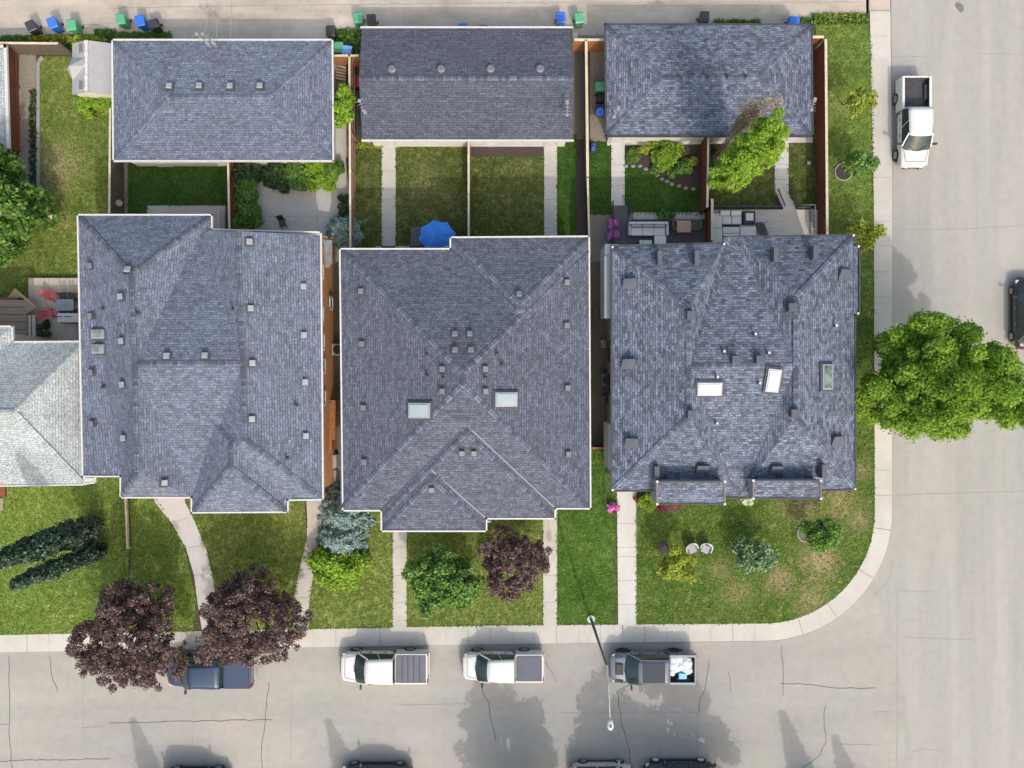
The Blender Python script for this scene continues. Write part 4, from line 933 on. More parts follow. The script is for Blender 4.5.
def car(label, loc, rz, L, W, H, body, hoodf=.25, rearf=.08, rake_r=.45, cat='car', name='parked_car', group='vehicles parked along the street', roofmat=None, rails=False, belt=.92, npanes=2, hood_drop=.1, rim=None, sunroof=None):
    t = thing(name, label, cat, loc, rz, group); hw = W/2; zb = .24
    xw = L/2-L*hoodf; xr = -L/2+L*rearf
    m = MB(); loft(m, [(L/2+.02, hw*.45, belt-.32, zb+.14), (L/2-.07, hw*.72, belt-.20, zb+.03), (L/2-.42, hw*.94, belt-hood_drop, zb), (xw, hw*.99, belt, zb), (0, hw, belt+.03, zb), (xr+.3, hw*.985, belt+.04, zb), (-L/2+.18, hw*.90, belt-.01, zb), (-L/2+.02, hw*.72, belt-.18, zb+.12)])
    m.build('body', body, t, smooth=True, sub=1)
    cabin(t, xw+.15, xr, hw*.955, belt+.01, H-.09, .72, rake_r, body, roofmat, sunroof, npanes=npanes)
    m = MB()
    for s in (-1, 1): m.box((0, s*(hw-.02), zb+.06), (L*.5, .08, .12))
    m.box((L/2-.03, 0, zb+.22), (.1, W*.6, .2)); m.box((-L/2+.03, 0, zb+.2), (.1, W*.7, .2)); m.build('bumper_trim', PLAST, t, bevel=.02)
    if rails:
        m = MB()
        for s in (-1, 1): m.tube([(xw-.75, s*(hw-.24), H-.06), (xw-.9, s*(hw-.24), H+.0), (xr+.6, s*(hw-.24), H+.0), (xr+.5, s*(hw-.24), H-.06)], .022, 8)
        m.build('roof_rail', RIM, t)
    m = MB()
    for s in (-1, 1):
        for xx in (.35, -.75): m.box((xx, s*(hw+.004), belt-.12), (.17, .025, .03))
    m.build('door_handle', RIM, t)
    wheels(t, (L/2-.85, -L/2+.85), hw, .34, rim); details(t, L, hw, xw, belt, body, mirror=body, hood=belt-.05, rear_z=belt-.1)
    return t
WP = paint('white_paint', (.68, .69, .69), .5); SILV = paint('silver_paint', (.20, .225, .29), .8, .3); NAVY = paint('navy_paint', (.012, .015, .04)); BLK = paint('black_paint', (.012, .012, .015)); BLUE = paint('steel_blue_paint', (.032, .055, .115), .6); TEAL = paint('dark_teal_paint', (.012, .02, .03)); SILV2 = paint('light_silver_paint', (.52, .52, .53), .6, .1)
TON1 = M('soft_cover_grey', (.10, .105, .14), (.125, .13, .17), scale=2, rough=.6); TON2 = M('hard_cover_slate', (.07, .085, .125), (.085, .10, .14), scale=2, rough=.5)
PI_ = math.pi
pickup('white pickup truck with grey ribbed bed cover on the front street', P(386.5, 662), PI_, 5.75, 2.0, WP, cover=TON1, bedlen=.36)
pickup('smaller white pickup truck with smooth slate bed cover on the front street', P(503, 661.5), PI_, 5.3, 1.86, WP, cover=TON2, cover_ribs=0, bedlen=.335)
s3 = pickup('silver and black pickup truck with dark roof panel and white cargo', P(650, 662.5), PI_, 5.6, 1.98, SILV, bed='open', sunroof=M('roof_panel_dark', (.03, .037, .055), (.04, .048, .065), rough=.7), arch=PLAST, hoodtrim=PLAST, tall=.06, rim=PLAST)
m = MB()
random.seed(3)
for k in range(26):
    m.sphere((-1.1-random.uniform(0, 1.25), random.uniform(-.3, .68)*-1, 1.08+random.uniform(0, .12)), (random.uniform(.2, .36), random.uniform(.18, .3), .14), 9, 6, jit=.12)
o = m.build('cargo_bags', M('white_sacks', (.75, .77, .78), (.6, .66, .70), scale=6)); o.location = s3.location; o.rotation_euler = (0, 0, PI_); tag(o, 'heap of white sacks lying in the bed of the silver pickup', 'sacks')
m = MB(); m.box((-1.9, .42, 1.14), (.55, .42, .3)); m.box((-1.9, .42, 1.31), (.5, .36, .05), mi=1); o = m.build('cargo_box', [M('blue_box', (.05, .32, .55)), M('pale_box', (.3, .62, .75))], bevel=.02); o.location = s3.location; o.rotation_euler = (0, 0, PI_); tag(o, 'blue cooler box among white sacks in the silver pickup bed', 'cooler box')
pickup('white pickup truck with empty open bed parked on the side street at the top right', P(907, 127), -PI_/2, 5.9, 1.95, WP, bed='open', bedlen=.36)
pickup('steel blue pickup truck half hidden under the purple-leaved trees', P(215, 667), PI_, 5.6, 1.95, BLUE, cover=BLUE, cover_ribs=0)
car('dark grey wagon cut off by the bottom edge below the blue pickup', P(200, 778.5), 0, 4.5, 1.85, 1.62, BLK, cat='car', rearf=.05, rails=True)
car('dark teal sedan with bright side windows cut off by the bottom edge', P(378, 774), PI_, 4.75, 1.85, 1.42, TEAL, rearf=.2, hoodf=.27, rake_r=.6)
car('light silver hatchback cut off by the bottom edge', P(600.5, 771.5), 0, 4.1, 1.75, 1.5, SILV2, rearf=.05, hoodf=.2)
car('navy blue car with bright wheels at the bottom edge, right of the silver hatchback', P(677, 771), PI_, 4.7, 1.85, 1.6, NAVY, rearf=.06, rails=True, rim=M('bright_alloy', (.7, .7, .7)))
car('black car cut off by the right edge on the side street', P(1022, 314), -PI_/2+PI_, 4.7, 1.9, 1.55, BLK, rearf=.1)
# ---------------------------------------------------------------- vegetation
def leaves(name, centers, rads, counts, size, mat, parent=None, flat=.55, squash=1.0, shell_=.45, aspect=1.5, drop=0):
    """one mesh of many small leaf faces spread through clumps"""
    Vs = []
    for c, r, n in zip(centers, rads, counts):
        r = np.array(r if hasattr(r, '__len__') else (r, r, r*squash)); n = int(n)
        d_ = rng.normal(size=(n, 3)); d_ /= np.linalg.norm(d_, axis=1)[:, None]
        rad = (shell_+(1-shell_)*rng.random(n)**.6)*(1+.18*rng.normal(size=n))
        p = np.array(c)+d_*r*rad[:, None]
        nrm = d_*.5+rng.normal(size=(n, 3))*flat+np.array([0, 0, .75]); nrm /= np.linalg.norm(nrm, axis=1)[:, None]
        t = np.cross(nrm, rng.normal(size=(n, 3))); t /= np.linalg.norm(t, axis=1)[:, None]; b = np.cross(nrm, t)
        s = size*(.6+.8*rng.random(n))[:, None]
        a_ = t*s*aspect*.5; b_ = b*s*.5; dn = nrm*s*.12
        Vs.append(np.stack([p-a_, p-b_*.9+dn, p+a_-dn, p+b_*.9+dn], 1))
    V = np.concatenate(Vs); V[:, :, 2] = np.maximum(V[:, :, 2], .14); N = len(V); me = bpy.data.meshes.new(name)
    me.vertices.add(N*4); me.vertices.foreach_set('co', V.reshape(-1)); me.loops.add(N*4); me.loops.foreach_set('vertex_index', np.arange(N*4, dtype=np.int32))
    me.polygons.add(N); me.polygons.foreach_set('loop_start', np.arange(0, N*4, 4, dtype=np.int32)); me.polygons.foreach_set('loop_total', np.full(N, 4, dtype=np.int32))
    me.materials.append(mat); me.update(); me.validate()
    o = bpy.data.objects.new(name, me); COL.objects.link(o)
    if parent: o.parent = parent; o.location = -parent.location
    return o
def limbs(name, base, tops, r0, mat, parent, fork=.35):
    m = MB(); base = Vector(base); top = sum((Vector(t) for t in tops), Vector())/len(tops); hi = Vector((top.x, top.y, base.z+(max(t[2] for t in tops)-base.z)*.72))
    trunk = [base, base.lerp(hi, .3)+Vector((random.uniform(-.1, .1), random.uniform(-.1, .1), 0)), base.lerp(hi, .6), hi]
    m.tube(trunk, [r0, r0*.75, r0*.45, r0*.12], 9)
    for t_ in tops:
        t_ = Vector(t_); k = random.uniform(fork*.7, min(.7, fork*1.6)); s_ = base.lerp(hi, k); mid = s_.lerp(t_, .5)+Vector((0, 0, (t_-s_).length*.12))
        m.tube([s_, mid, t_], [r0*.38, r0*.2, r0*.05], 5, caps=False)
    return m.build(name, mat, parent, world=True, smooth=True)
def tree(name, label, base, ctr, rad, nclump, clump_r, nleaf, size, mat, cat='tree', r0=.16, group=None, low=-.6, trunkname='trunk', flat=.55, core=.5, barkmat=None):
    base, ctr = Vector(base), Vector(ctr); t = thing(name, label, cat, base, group=group); cs = []; rs = []
    k = 0; ph1, ph2 = random.uniform(0, 6), random.uniform(0, 6)
    while len(cs) < nclump and k < 16000:
        k += 1; d_ = Vector((random.gauss(0, 1), random.gauss(0, 1), random.gauss(0, 1))).normalized()
        if d_.z < low: continue
        az = math.atan2(d_.y, d_.x); q = random.uniform(core, 1.0)*(1+.13*math.sin(3*az+ph1)+.10*math.sin(5*az+ph2+2*d_.z)); p = ctr+Vector((d_.x*rad[0]*q, d_.y*rad[1]*q, d_.z*rad[2]*q)); r = clump_r*random.uniform(.65, 1.35)
        if any((p-c).length < (r+r2)*.42 for c, r2 in zip(cs, rs)): continue
        cs.append(p); rs.append(r)
    tot = sum(r*r for r in rs)
    leaves('crown', cs, [(r, r, r*.75) for r in rs], [nleaf*r*r/tot for r in rs], size, mat, t, flat=flat)
    limbs(trunkname, base, [tuple(c) for c in cs[:min(len(cs), 26)]], r0, barkmat or BARK, t)
    return t
def shrub(name, label, px, py, r, h, nclump, nleaf, size, mat, cat='shrub', group=None, cr=None):
    """low plant: foliage clumps over a few stems"""
    rx, ry = r if hasattr(r, '__len__') else (r, r); c = P(px, py, .1+h*.5)
    return tree(name, label, (c.x, c.y, .08), c, (rx, ry, h*.5), nclump, cr or min(rx, ry)*.38, nleaf, size, mat, cat, r0=.04, group=group, trunkname='stem', low=-.4)

# big boulevard maple leaning out over the side street
random.seed(11)
tree('maple_tree', 'huge bright green maple spreading over the side street sidewalk and roadway', P(884, 384, .1), (25.1, .15, 6.6), (4.25, 3.6, 4.6), 330, .50, 100000, .12, LEAF['maple'], r0=.28, low=-.85, core=.25, flat=.42)
# feathery tree between fence and pale path, its bare dead top leaning over the right garage
tr = tree('young_poplar', 'bright lime-green tree with a dry bare side leaning over the right garage roof', (13.6, 13.0, .1), (13.5, 13.1, 6.9), (1.05, 1.1, 6.3), 190, .30, 36000, .11, LEAF['lime'], r0=.12, low=-.95, core=.3)
tips = []; m = MB()
for k in range(44):
    bx, by = 13.7+random.gauss(0, .2), 15.2+random.gauss(0, .15); hh = random.uniform(5.0, 11.2); q = Vector((bx, by, .1))
    e_ = Vector((13.6+random.gauss(0, .42)+.03*hh, 15.55+random.gauss(0, .30), hh)); tips.append(e_)
    m.tube([q, q.lerp(e_, .5)+Vector((random.uniform(-.15, .15), random.uniform(-.15, .15), 0)), e_], [.035, .024, .012], 4, caps=False)
m.build('dead_branch', M('dry_bark', (.46, .38, .29), (.32, .26, .2), scale=6), tr, world=True)
b0 = Vector((13.7, 15.3, 1.5))
tw = leaves('twigs', [b0.lerp(t_, .8) for t_ in tips], [(.22, .22, 1.1)]*len(tips), [26]*len(tips), .07, LEAF['dry'], tr, aspect=3.5); tw['kind'] = 'stuff'
# purple plums
random.seed(5)
tree('plum_tree', 'round purple-leaved tree over the front sidewalk, leftmost of the two beside the blue pickup', P(154, 608, .1), P(131, 637, 3.9), (3.1, 3.35, 2.9), 480, .25, 56000, .08, LEAF['plum'], r0=.16, core=.45)
tree('plum_tree', 'round purple-leaved tree at the foot of the curved path, right of its twin', P(262, 602, .1), P(250, 621, 3.7), (3.35, 2.85, 2.8), 450, .25, 52000, .08, LEAF['plum'], r0=.16, core=.45)
tree('plum_tree', 'smaller purple-leaved tree below the eaves of the centre house', P(512, 545, .1), P(513, 563, 2.8), (2.1, 2.25, 2.1), 190, .24, 22000, .08, LEAF['plum'], r0=.11)
tree('apple_tree', 'rounded mid-green tree with pale new leaves in the centre front lawn', P(447, 560, .1), P(444, 581, 2.9), (2.25, 2.1, 2.0), 120, .32, 17000, .14, LEAF['apple'], r0=.11, flat=.8)
# left yards
tree('elder_tree', 'dark and bright green tree cut off by the left edge beside the back lawn', P(8, 208, .1), P(-6, 206, 3.4), (2.6, 3.7, 2.8), 150, .5, 20000, .18, LEAF['mid'], r0=.15, flat=.9)
def column_tree(label, base, h, r, n):
    t = thing('columnar_conifer', label, 'conifer', base, group='columnar conifers on the left front lawn'); base = Vector(base); cs, rs, ns = [], [], []
    for i in range(70):
        u = (i+.5)/70; z_ = .3+u*h*.93; rad = r*min(1, (u*6+.45))*(1-u**2.2)**.7+.06
        for k in range(5):
            a = random.uniform(0, 2*math.pi); q = rad*random.uniform(.35, 1.0); cs.append((base.x+math.cos(a)*q, base.y+math.sin(a)*q, z_+random.uniform(-.15, .15))); s_ = random.uniform(.16, .32); rs.append((s_, s_, s_*1.3)); ns.append(n/350)
    leaves('crown', cs, rs, ns, .12, LEAF['juniper'], t, flat=.9)
    m = MB(); m.tube([base, base+Vector((0, 0, h*.5)), base+Vector((0, 0, h*.97))], [.14, .08, .02], 8); m.build('trunk', BARK, t, world=True)
    return t
column_tree('tall thick dark conifer seen lengthwise, upper of the two leaning across the left front lawn', P(97, 526, .1), 11.0, .78, 24000)
column_tree('slimmer dark conifer seen lengthwise, lower of the two on the left front lawn', P(102, 549, .1), 9.6, .46, 15000)
def spruce(label, base, h, r, n, mat, group=None):
    t = thing('spruce_tree', label, 'spruce', base, group=group); base = Vector(base); cs, rs, ns = [], [], []; m = MB(); m.tube([base, base+Vector((0, 0, h))], [.1, .015], 8)
    for i in range(13):
        u = (i+.3)/13; z_ = .25+u*(h-.3); rad = r*(1-u)**.85; nb = max(4, int(13*(1-u)+3)); ph = random.uniform(0, 6)
        for k in range(nb):
            a = ph+2*math.pi*k/nb+random.uniform(-.15, .15); L = rad*random.uniform(.8, 1.12)
            tip = base+Vector((math.cos(a)*L, math.sin(a)*L, z_-.1*L)); rt = base+Vector((0, 0, z_)); m.tube([rt, tip], [.025, .008], 4, caps=False)
            for q in (.3, .5, .7, .88, 1.02):
                p = rt.lerp(tip, q); s_ = .14*(1.25-q*.5)+.05; cs.append(p); rs.append((s_*1.1, s_*1.1, s_*.5)); ns.append(n/600)
    leaves('crown', cs, rs, ns, .085, mat, t, flat=.5, aspect=2.4); m.build('trunk', BARK, t, world=True)
    return t
random.seed(21)
spruce('silvery blue spruce at the corner between the left path and centre house, upper one', P(347, 511, .1), 2.9, 1.75, 24000, LEAF['spruce'])
spruce('silvery blue spruce above the bright green shrub beside the left path, lower one', P(345, 535, .1), 2.6, 1.7, 22000, LEAF['spruce'])
spruce('small blue-green spruce by the patio in the gap between left and centre houses', P(345, 233, .1), 2.2, 1.15, 16000, LEAF['spruce'])
shrub('globe_shrub', 'fresh lime-green shrub under the blue spruces beside the left path', 336, 568, (1.6, 1.3), 1.6, 34, 9000, .14, LEAF['lime'])
shrub('potentilla_shrub', 'bright yellow-green shrub at the foot of the grey shed', 96, 104, (1.15, .7), .9, 26, 6000, .11, LEAF['lime'])
random.seed(31)
for i, (x, y, r, lb) in enumerate(((246, 174, .95, 'dark green hedge bush nearest the left garage, top of the column by the red-brown fence'), (246, 190, .95, 'dark green hedge bush second from the left garage in the column by the patio'), (246, 206, 1.0, 'dark green hedge bush third from the left garage in the column by the patio'), (247, 222, .95, 'dark green hedge bush nearest the left house in the column by the patio'))):
    shrub('hedge_bush', lb, x, y, (.80, r), 1.4, 18, 5000, .12, LEAF['mid'] if i != 0 else LEAF['dark'], group='bushes around the left patio')
for x, y, r, mt, lb in ((277, 176, (.85, .85), 'dark', 'deep green bush below the left garage eave, leftmost in the row'), (296, 177, (.95, .85), 'mid', 'mid green bush below the left garage eave, between deep green and lime bushes'), (318, 178, (1.05, .9), 'lime', 'lime-green bush below the left garage eave, right end of the row'), (333, 168, (.5, .5), 'mid', 'small straggly bush at the lower right corner of the left garage')):
    shrub('hedge_bush', lb, x, y, r, 1.3, 20, 5200, .12, LEAF[mt], group='bushes around the left patio')
shrub('hedge_bush', 'small dark bush above the blue-green spruce by the patio', 345, 206, (.5, .75), 1.1, 14, 3000, .11, LEAF['dark'], group='bushes around the left patio')
tree('sapling', 'light green sapling in the gap beside the long light-capped fence', P(343, 110, .1), P(343, 107, 1.7), (.75, 1.15, 1.1), 18, .34, 4200, .14, LEAF['lime'], r0=.04)
random.seed(41)
for x, y, r, h, mt, lb in ((633, 155, .40, .6, 'mid', 'small round green plant at the left end of the dark mulch bed'), (644, 150, .30, .6, 'yellow', 'small yellow-green plant beside the garage in the mulch bed'), (664, 153, .78, 1.0, 'lime', 'largest bright green shrub in the middle of the mulch bed'),
    (661, 163, .42, .7, 'lime', 'bright green shrub just below the largest one in the mulch bed'), (684, 166, .48, .8, 'mid', 'green shrub near the red-brown fence in the mulch bed'), (672, 173, .3, .4, 'mid', 'sparse low plant by the stones at the edge of the mulch bed'), (693, 162, .28, .5, 'yellow', 'tiny yellow-green plant touching the red-brown fence'), (656, 169, .3, .4, 'mid', 'sparse low plant at the centre front of the mulch bed')):
    shrub('garden_plant', lb, x, y, r, h, 9, 1500*r/.4, .11, LEAF[mt], cat='plant', group='plants in the mulch bed', cr=r*.5)
shrub('garden_plant', 'dark green plant growing in the gap of the strip above the dark deck', 666, 217, (.62, .36), .6, 10, 2200, .1, LEAF['mid'], cat='plant')
random.seed(51)
tree('young_tree', 'small leaning green tree beside a round mulch ring on the boulevard lawn', P(845, 172, .1), P(860, 163, 2.2), (.75, .65, 1.0), 20, .30, 4600, .12, LEAF['apple'], r0=.05)
tree('young_tree', 'small light green tree with thin yellow crown near the top of the boulevard lawn', P(842, 104, .1), P(858, 101, 2.6), (.95, .85, .8), 14, .26, 1500, .12, LEAF['yellow'], r0=.04)
tree('young_tree', 'yellow-green small tree at the upper right corner of the right house', P(853, 243, .1), P(862, 237, 2.2), (.85, .85, .9), 20, .32, 4200, .12, LEAF['yellow'], r0=.05)
tree('young_tree', 'bright green leaning tree beside a round ring in the dry corner lawn', P(806, 530, .1), P(823, 536, 2.3), (1.15, .85, .9), 22, .34, 5200, .12, LEAF['apple'], r0=.05)
tree('young_tree', 'small dark leafy tree with pale leaf edges and a round ring on the corner lawn', P(744, 548, .1), P(752, 556, 1.8), (1.15, 1.0, .8), 24, .34, 6000, .13, LEAF['vari'], r0=.05)
tree('young_tree', 'pale yellow-green feathery tree beside the two lawn chairs', P(667, 545, .1), P(678, 563, 2.4), (1.1, 1.2, 1.1), 24, .34, 4800, .11, LEAF['yellow'], r0=.05)
for x, y, mt, lb in ((843, 172, MULCH, 'round dark mulch ring under the leaning boulevard tree'), (805.5, 533, GRAVELD, 'round edging ring beside the bright leaning tree on the corner lawn'), (744, 549, MULCH, 'round edging ring under the pale-edged tree on the corner lawn')):
    c = P(x, y, .12); m = MB(); m.cyl(c, c+Vector((0, 0, .03)), .52, 20)
    o = m.build('tree_ring', mt); tag(o, lb, 'tree ring')
    m = MB(); m.tube([c+Vector((math.cos(a)*.56, math.sin(a)*.56, .05)) for a in [2*math.pi*i/24 for i in range(25)]], .055, 6); e = m.build('edging', M('edging_stone', (.3, .3, .3)), o)
c = P(663, 547, .12); m = MB(); m.cyl(c, c+Vector((0, 0, .03)), .42, 16); tag(m.build('tree_ring', MULCH), 'dark soil patch under the feathery tree beside the lawn chairs', 'tree ring')
# flowers
shrub('flower_pot', 'magenta flowers in a pot at the upper left rail of the dark deck', 612.5, 224.5, (.34, .30), .9, 9, 1500, .11, LEAF['pink'], cat='flowers', group='magenta potted flowers')
shrub('flower_pot', 'magenta flowers in a pot just below the first pot by the dark deck', 612.5, 234.5, (.33, .33), .9, 9, 1500, .11, LEAF['pink'], cat='flowers', group='magenta potted flowers')
shrub('flower_pot', 'magenta flowers in a pot beside the pale walk at the right house corner', 612.5, 508, (.30, .30), .6, 8, 1400, .10, LEAF['pink'], cat='flowers', group='magenta potted flowers')
shrub('boxwood_ball', 'bright green round clipped bush by the bay below the right house', 648.5, 501, (.62, .52), .9, 16, 4200, .08, LEAF['lime'])
shrub('flower_clump', 'pale white-flowering plant between the two front bays', 745, 500, (.5, .3), .8, 8, 900, .13, LEAF['white'], cat='flowers')
for x, y, lb in ((641, 500, 'red flowers at the left end of the bed below the right house'), (657, 506, 'red flowers in the middle of the bed below the right house'), (676, 504, 'red flowers at the right end of the bed below the right house')):
    shrub('flower_clump', lb, x, y, (.5, .22), .35, 7, 500, .1, LEAF['red'], cat='flowers', group='red flowers in the front bed')
def weeds(name, label, pts, n, size, mat, h=.3):
    V = []
    for (x0, y0, x1, y1) in pts:
        k = int(n*abs((x1-x0)*(y1-y0)))
        for _ in range(k): p = P(random.uniform(x0, x1), random.uniform(y0, y1), .1+random.uniform(0, h)*random.random()); V.append(p)
    m = leaves(name, V, [(.12, .12, .07)]*len(V), [4]*len(V), size, mat, flat=.9); return stuff(m, label, 'weeds')
weeds('weeds', 'rough green grass and weeds along the alley behind the left yard', [(0, 36, 110, 42), (0, 40, 76, 53), (95, 30, 115, 40), (110, 33, 172, 38)], 1.3, .09, LEAF['mid'], .18)
weeds('weeds', 'yellow-green leafy weeds below the bins at the top left', [(30, 36, 105, 42)], 1.3, .14, LEAF['yellow'], .5)
weeds('weeds', 'green weeds between the left and middle garages at the alley', [(333, 30, 361, 58)], 1.6, .11, LEAF['mid'])
weeds('weeds', 'scrubby green edge of the boulevard lawn by the alley', [(812, 15, 868, 24), (790, 18, 815, 24), (715, 20, 760, 25)], 1.0, .1, LEAF['mid'])
weeds('weeds', 'pale scrub at the edge of the alley beside the boulevard', [(818, 14, 866, 21)], .8, .1, LEAF['yellow'])
weeds('weeds', 'low plants below the middle garage corner', [(357, 142, 382, 147)], 2, .1, LEAF['yellow'])
weeds('weeds', 'sparse dark weeds in the left gravel bed', [(30, 90, 37, 190)], .5, .1, LEAF['dark'])
# trees and spruces on the far side of the street, outside the view, whose shadows reach the roadway
random.seed(61)
g_ = 'trees in the yards across the street'
for i, (x, y, r, h, mt, lb) in enumerate(((1.0, -28.3, 3.0, 8.2, 'mid', 'broad leafy tree across the street, left of the pair beyond the bottom edge'), (8.6, -28.8, 3.3, 8.0, 'mid', 'broad leafy tree across the street beyond the silver hatchback'), (13.0, -28.6, 3.4, 8.4, 'maple', 'broad leafy tree across the street beyond the navy car'))):
    tree('shade_tree', lb, (x, y, .1), (x, y, h*.6), (r, r, h*.4), 75, .6, 6500, .26, LEAF[mt], r0=.2, group=g_)
for x, y, h, lb in ((-10.3, -28.2, 6.2, 'narrow spruce across the street beyond the dark teal sedan'), (-23.3, -28.2, 6.3, 'narrow spruce across the street at the lower left'), (20.0, -27.8, 6.4, 'narrow spruce across the street at the lower right'), (23.5, -29.3, 6.3, 'short narrow spruce across the street at the far lower right')):
    spruce(lb, (x, y, .1), h, 1.1, 12000, LEAF['pine'], g_)

# short grass tufts over the lawns and along every path edge
def inside(x, y, pg):
    c = False; j = len(pg)-1
    for i in range(len(pg)):
        if (pg[i][1] > y) != (pg[j][1] > y) and x < (pg[j][0]-pg[i][0])*(y-pg[i][1])/(pg[j][1]-pg[i][1])+pg[i][0]: c = not c
        j = i
    return c
BLADE = {id(GB): leafmat('grass_painted_shade', (.03, .065, .012), (.05, .10, .02), (.09, .14, .04), .1), 'x': leafmat('grass_blades', (.075, .135, .025), (.125, .205, .04), (.22, .28, .09), .15), id(GC): leafmat('grass_olive', (.055, .085, .02), (.085, .125, .03), (.16, .17, .07), .15), id(GF): leafmat('grass_fresh', (.05, .10, .018), (.085, .16, .03), (.14, .22, .06), .15)}  # blades for GB carry the yard shade in their darker colour too
for m_, pts in lawns:
    xs = [max(-8, p[0]) for p in pts]; ys = [p[1] for p in pts]; x0, x1, y0, y1 = min(xs), max(xs), min(ys), max(ys); n = int((x1-x0)*(y1-y0)/225*48); V = []
    for _ in range(n):
        x, y = random.uniform(x0, x1), random.uniform(y0, y1)
        if inside(x, y, pts): V.append(P(x, y, .125))
    cl = [p for p in pts if p[0] > -10]
    for a, b in zip(cl, cl[1:]+cl[:1]):
        L = math.hypot(a[0]-b[0], a[1]-b[1])
        for _ in range(int(L*1.0)):
            t_ = random.random(); q = P(a[0]+(b[0]-a[0])*t_, a[1]+(b[1]-a[1])*t_, .13); V.append(q+Vector((random.gauss(0, .035), random.gauss(0, .035), 0)))
    o = leaves('grass', V, [(.05, .05, .02)]*len(V), [1]*len(V), .085, BLADE.get(id(m_), BLADE['x']), flat=1.0); stuff(o, 'short mown grass blades growing on the lawn', 'grass')
# ---------------------------------------------------------------- street lamp
b0 = P(591, 619, .12); t = thing('street_lamp', 'tall dark street lamp on a round pale base, its arm over the road', 'street lamp', b0)
m = MB(); m.cyl(b0, b0+Vector((0, 0, .08)), .26, 20); m.build('base', M('lamp_base', (.55, .60, .58), (.45, .5, .48), scale=5), t, world=True)
m = MB(); m.tube([b0, b0+Vector((0, 0, 8.6))], [.10, .055], 12); m.tube([b0+Vector((0, 0, 1.0)), b0+Vector((0, 0, 1.2))], .13, 12); m.build('pole', M('lamp_pole', (.10, .11, .11), (.14, .15, .15), scale=4, rough=.5), t, world=True)
top = b0+Vector((0, 0, 8.55)); hd = P(610, 718, 9.2)
m = MB(); m.tube([top, top.lerp(hd, .35)+Vector((0, 0, .28)), top.lerp(hd, .7)+Vector((0, 0, .22)), hd], [.05, .042, .038, .035], 8); m.build('arm', M('lamp_arm', (.42, .43, .42), (.34, .35, .35), scale=4, rough=.4), t, world=True)
m = MB(); dv = (hd-top); dv.z = 0; dv.normalize(); e = hd+dv*.05; m.tube([e, e+dv*.12, e+dv*.45, e+dv*.60], [.08, .16, .19, .09], 14); o = m.build('lamp_head', WHITE, t, world=True, smooth=True)
m = MB(); m.cyl(e+dv*.34+Vector((0, 0, .17)), e+dv*.34+Vector((0, 0, .26)), .06, 10); m.build('photocell', DARKM, o)
# overhead service wires to the left garage
t = thing('overhead_wires', 'thin service wires crossing the alley to the eave of the left garage', 'wires', P(213, 40))
for x0, x1 in ((206, 204), (216, 215), (230, 229)):
    m = MB(); a = P(x0, 42, 2.9); b = P(x1, 0, 6.5)+Vector((0, 6, 1.5))
    m.tube([a.lerp(b, k/8)-Vector((0, 0, .9*math.sin(math.pi*k/8))) for k in range(9)], .014, 5); m.build('wire', M('wire_grey', (.3, .29, .28), (.22, .22, .21)), t, world=True)

# ---------------------------------------------------------------- furniture helpers
def boards_deck(name, label, px, z, mat, bw=.14, along='y', cat='deck', skirt=DARKM):
    x0, y0, x1, y1 = px; a, b = P(x0, y1, 0), P(x1, y0, 0); t = thing(name, label, cat, ((a.x+b.x)/2, (a.y+b.y)/2, .08)); m = MB()
    if along == 'y':
        n = max(1, int((b.x-a.x)/bw)); w_ = (b.x-a.x)/n
        for i in range(n): m.box((a.x+w_*(i+.5), (a.y+b.y)/2, z-.02+random.uniform(-.002, .002)), (w_-.012, b.y-a.y, .035))
    else:
        n = max(1, int((b.y-a.y)/bw)); w_ = (b.y-a.y)/n
        for i in range(n): m.box(((a.x+b.x)/2, a.y+w_*(i+.5), z-.02+random.uniform(-.002, .002)), (b.x-a.x, w_-.012, .035))
    m.build('deck_boards', mat, t, world=True)
    m = MB(); m.box(((a.x+b.x)/2, (a.y+b.y)/2, (z-.04+.09)/2), (b.x-a.x-.08, b.y-a.y-.08, z-.13)); m.build('deck_frame', skirt, t, world=True)
    return t
def rail(t, pts, z, h, mat, name='railing', r=.05, bal=True):
    m = MB(); q = [P(x, y, z) for x, y in pts]
    for a, b in zip(q, q[1:]):
        m.beam(a+Vector((0, 0, h)), b+Vector((0, 0, h)), r, .05); m.beam(a+Vector((0, 0, .1)), b+Vector((0, 0, .1)), .04, .04); n = max(1, int((b-a).length/.14))
        for i in range(n+1): p = a.lerp(b, i/n); m.box(p+Vector((0, 0, h/2)), (.025, .025, h))
    m.build(name, mat, t, world=True)
def chair_mesh(t, mat, arms=True, w_=.6, slats=False, seat_h=.42):
    m = MB(); m.box((0, 0, seat_h), (w_, .55, .06)); m.build('seat', mat, t, bevel=.015)
    m = MB(); m.box((0, .30, seat_h+.27), (w_, .06, .52), rot=Matrix.Rotation(R(-14), 3, 'X')); m.build('backrest', mat, t, bevel=.015)
    if arms:
        for s in (-1, 1):
            m = MB(); m.box((s*(w_/2+.03), .02, seat_h+.2), (.09, .6, .04)); m.box((s*(w_/2+.03), -.24, seat_h+.08), (.05, .05, .22)); m.build('armrest', mat, t, bevel=.01)
    for sx in (-1, 1):
        for sy in (-1, 1):
            m = MB(); m.box((sx*(w_/2-.04), sy*.23, seat_h/2), (.05, .05, seat_h)); m.build('leg', mat, t)
GREYP = M('grey_cushion', (.36, .37, .41), (.28, .29, .33), scale=6)
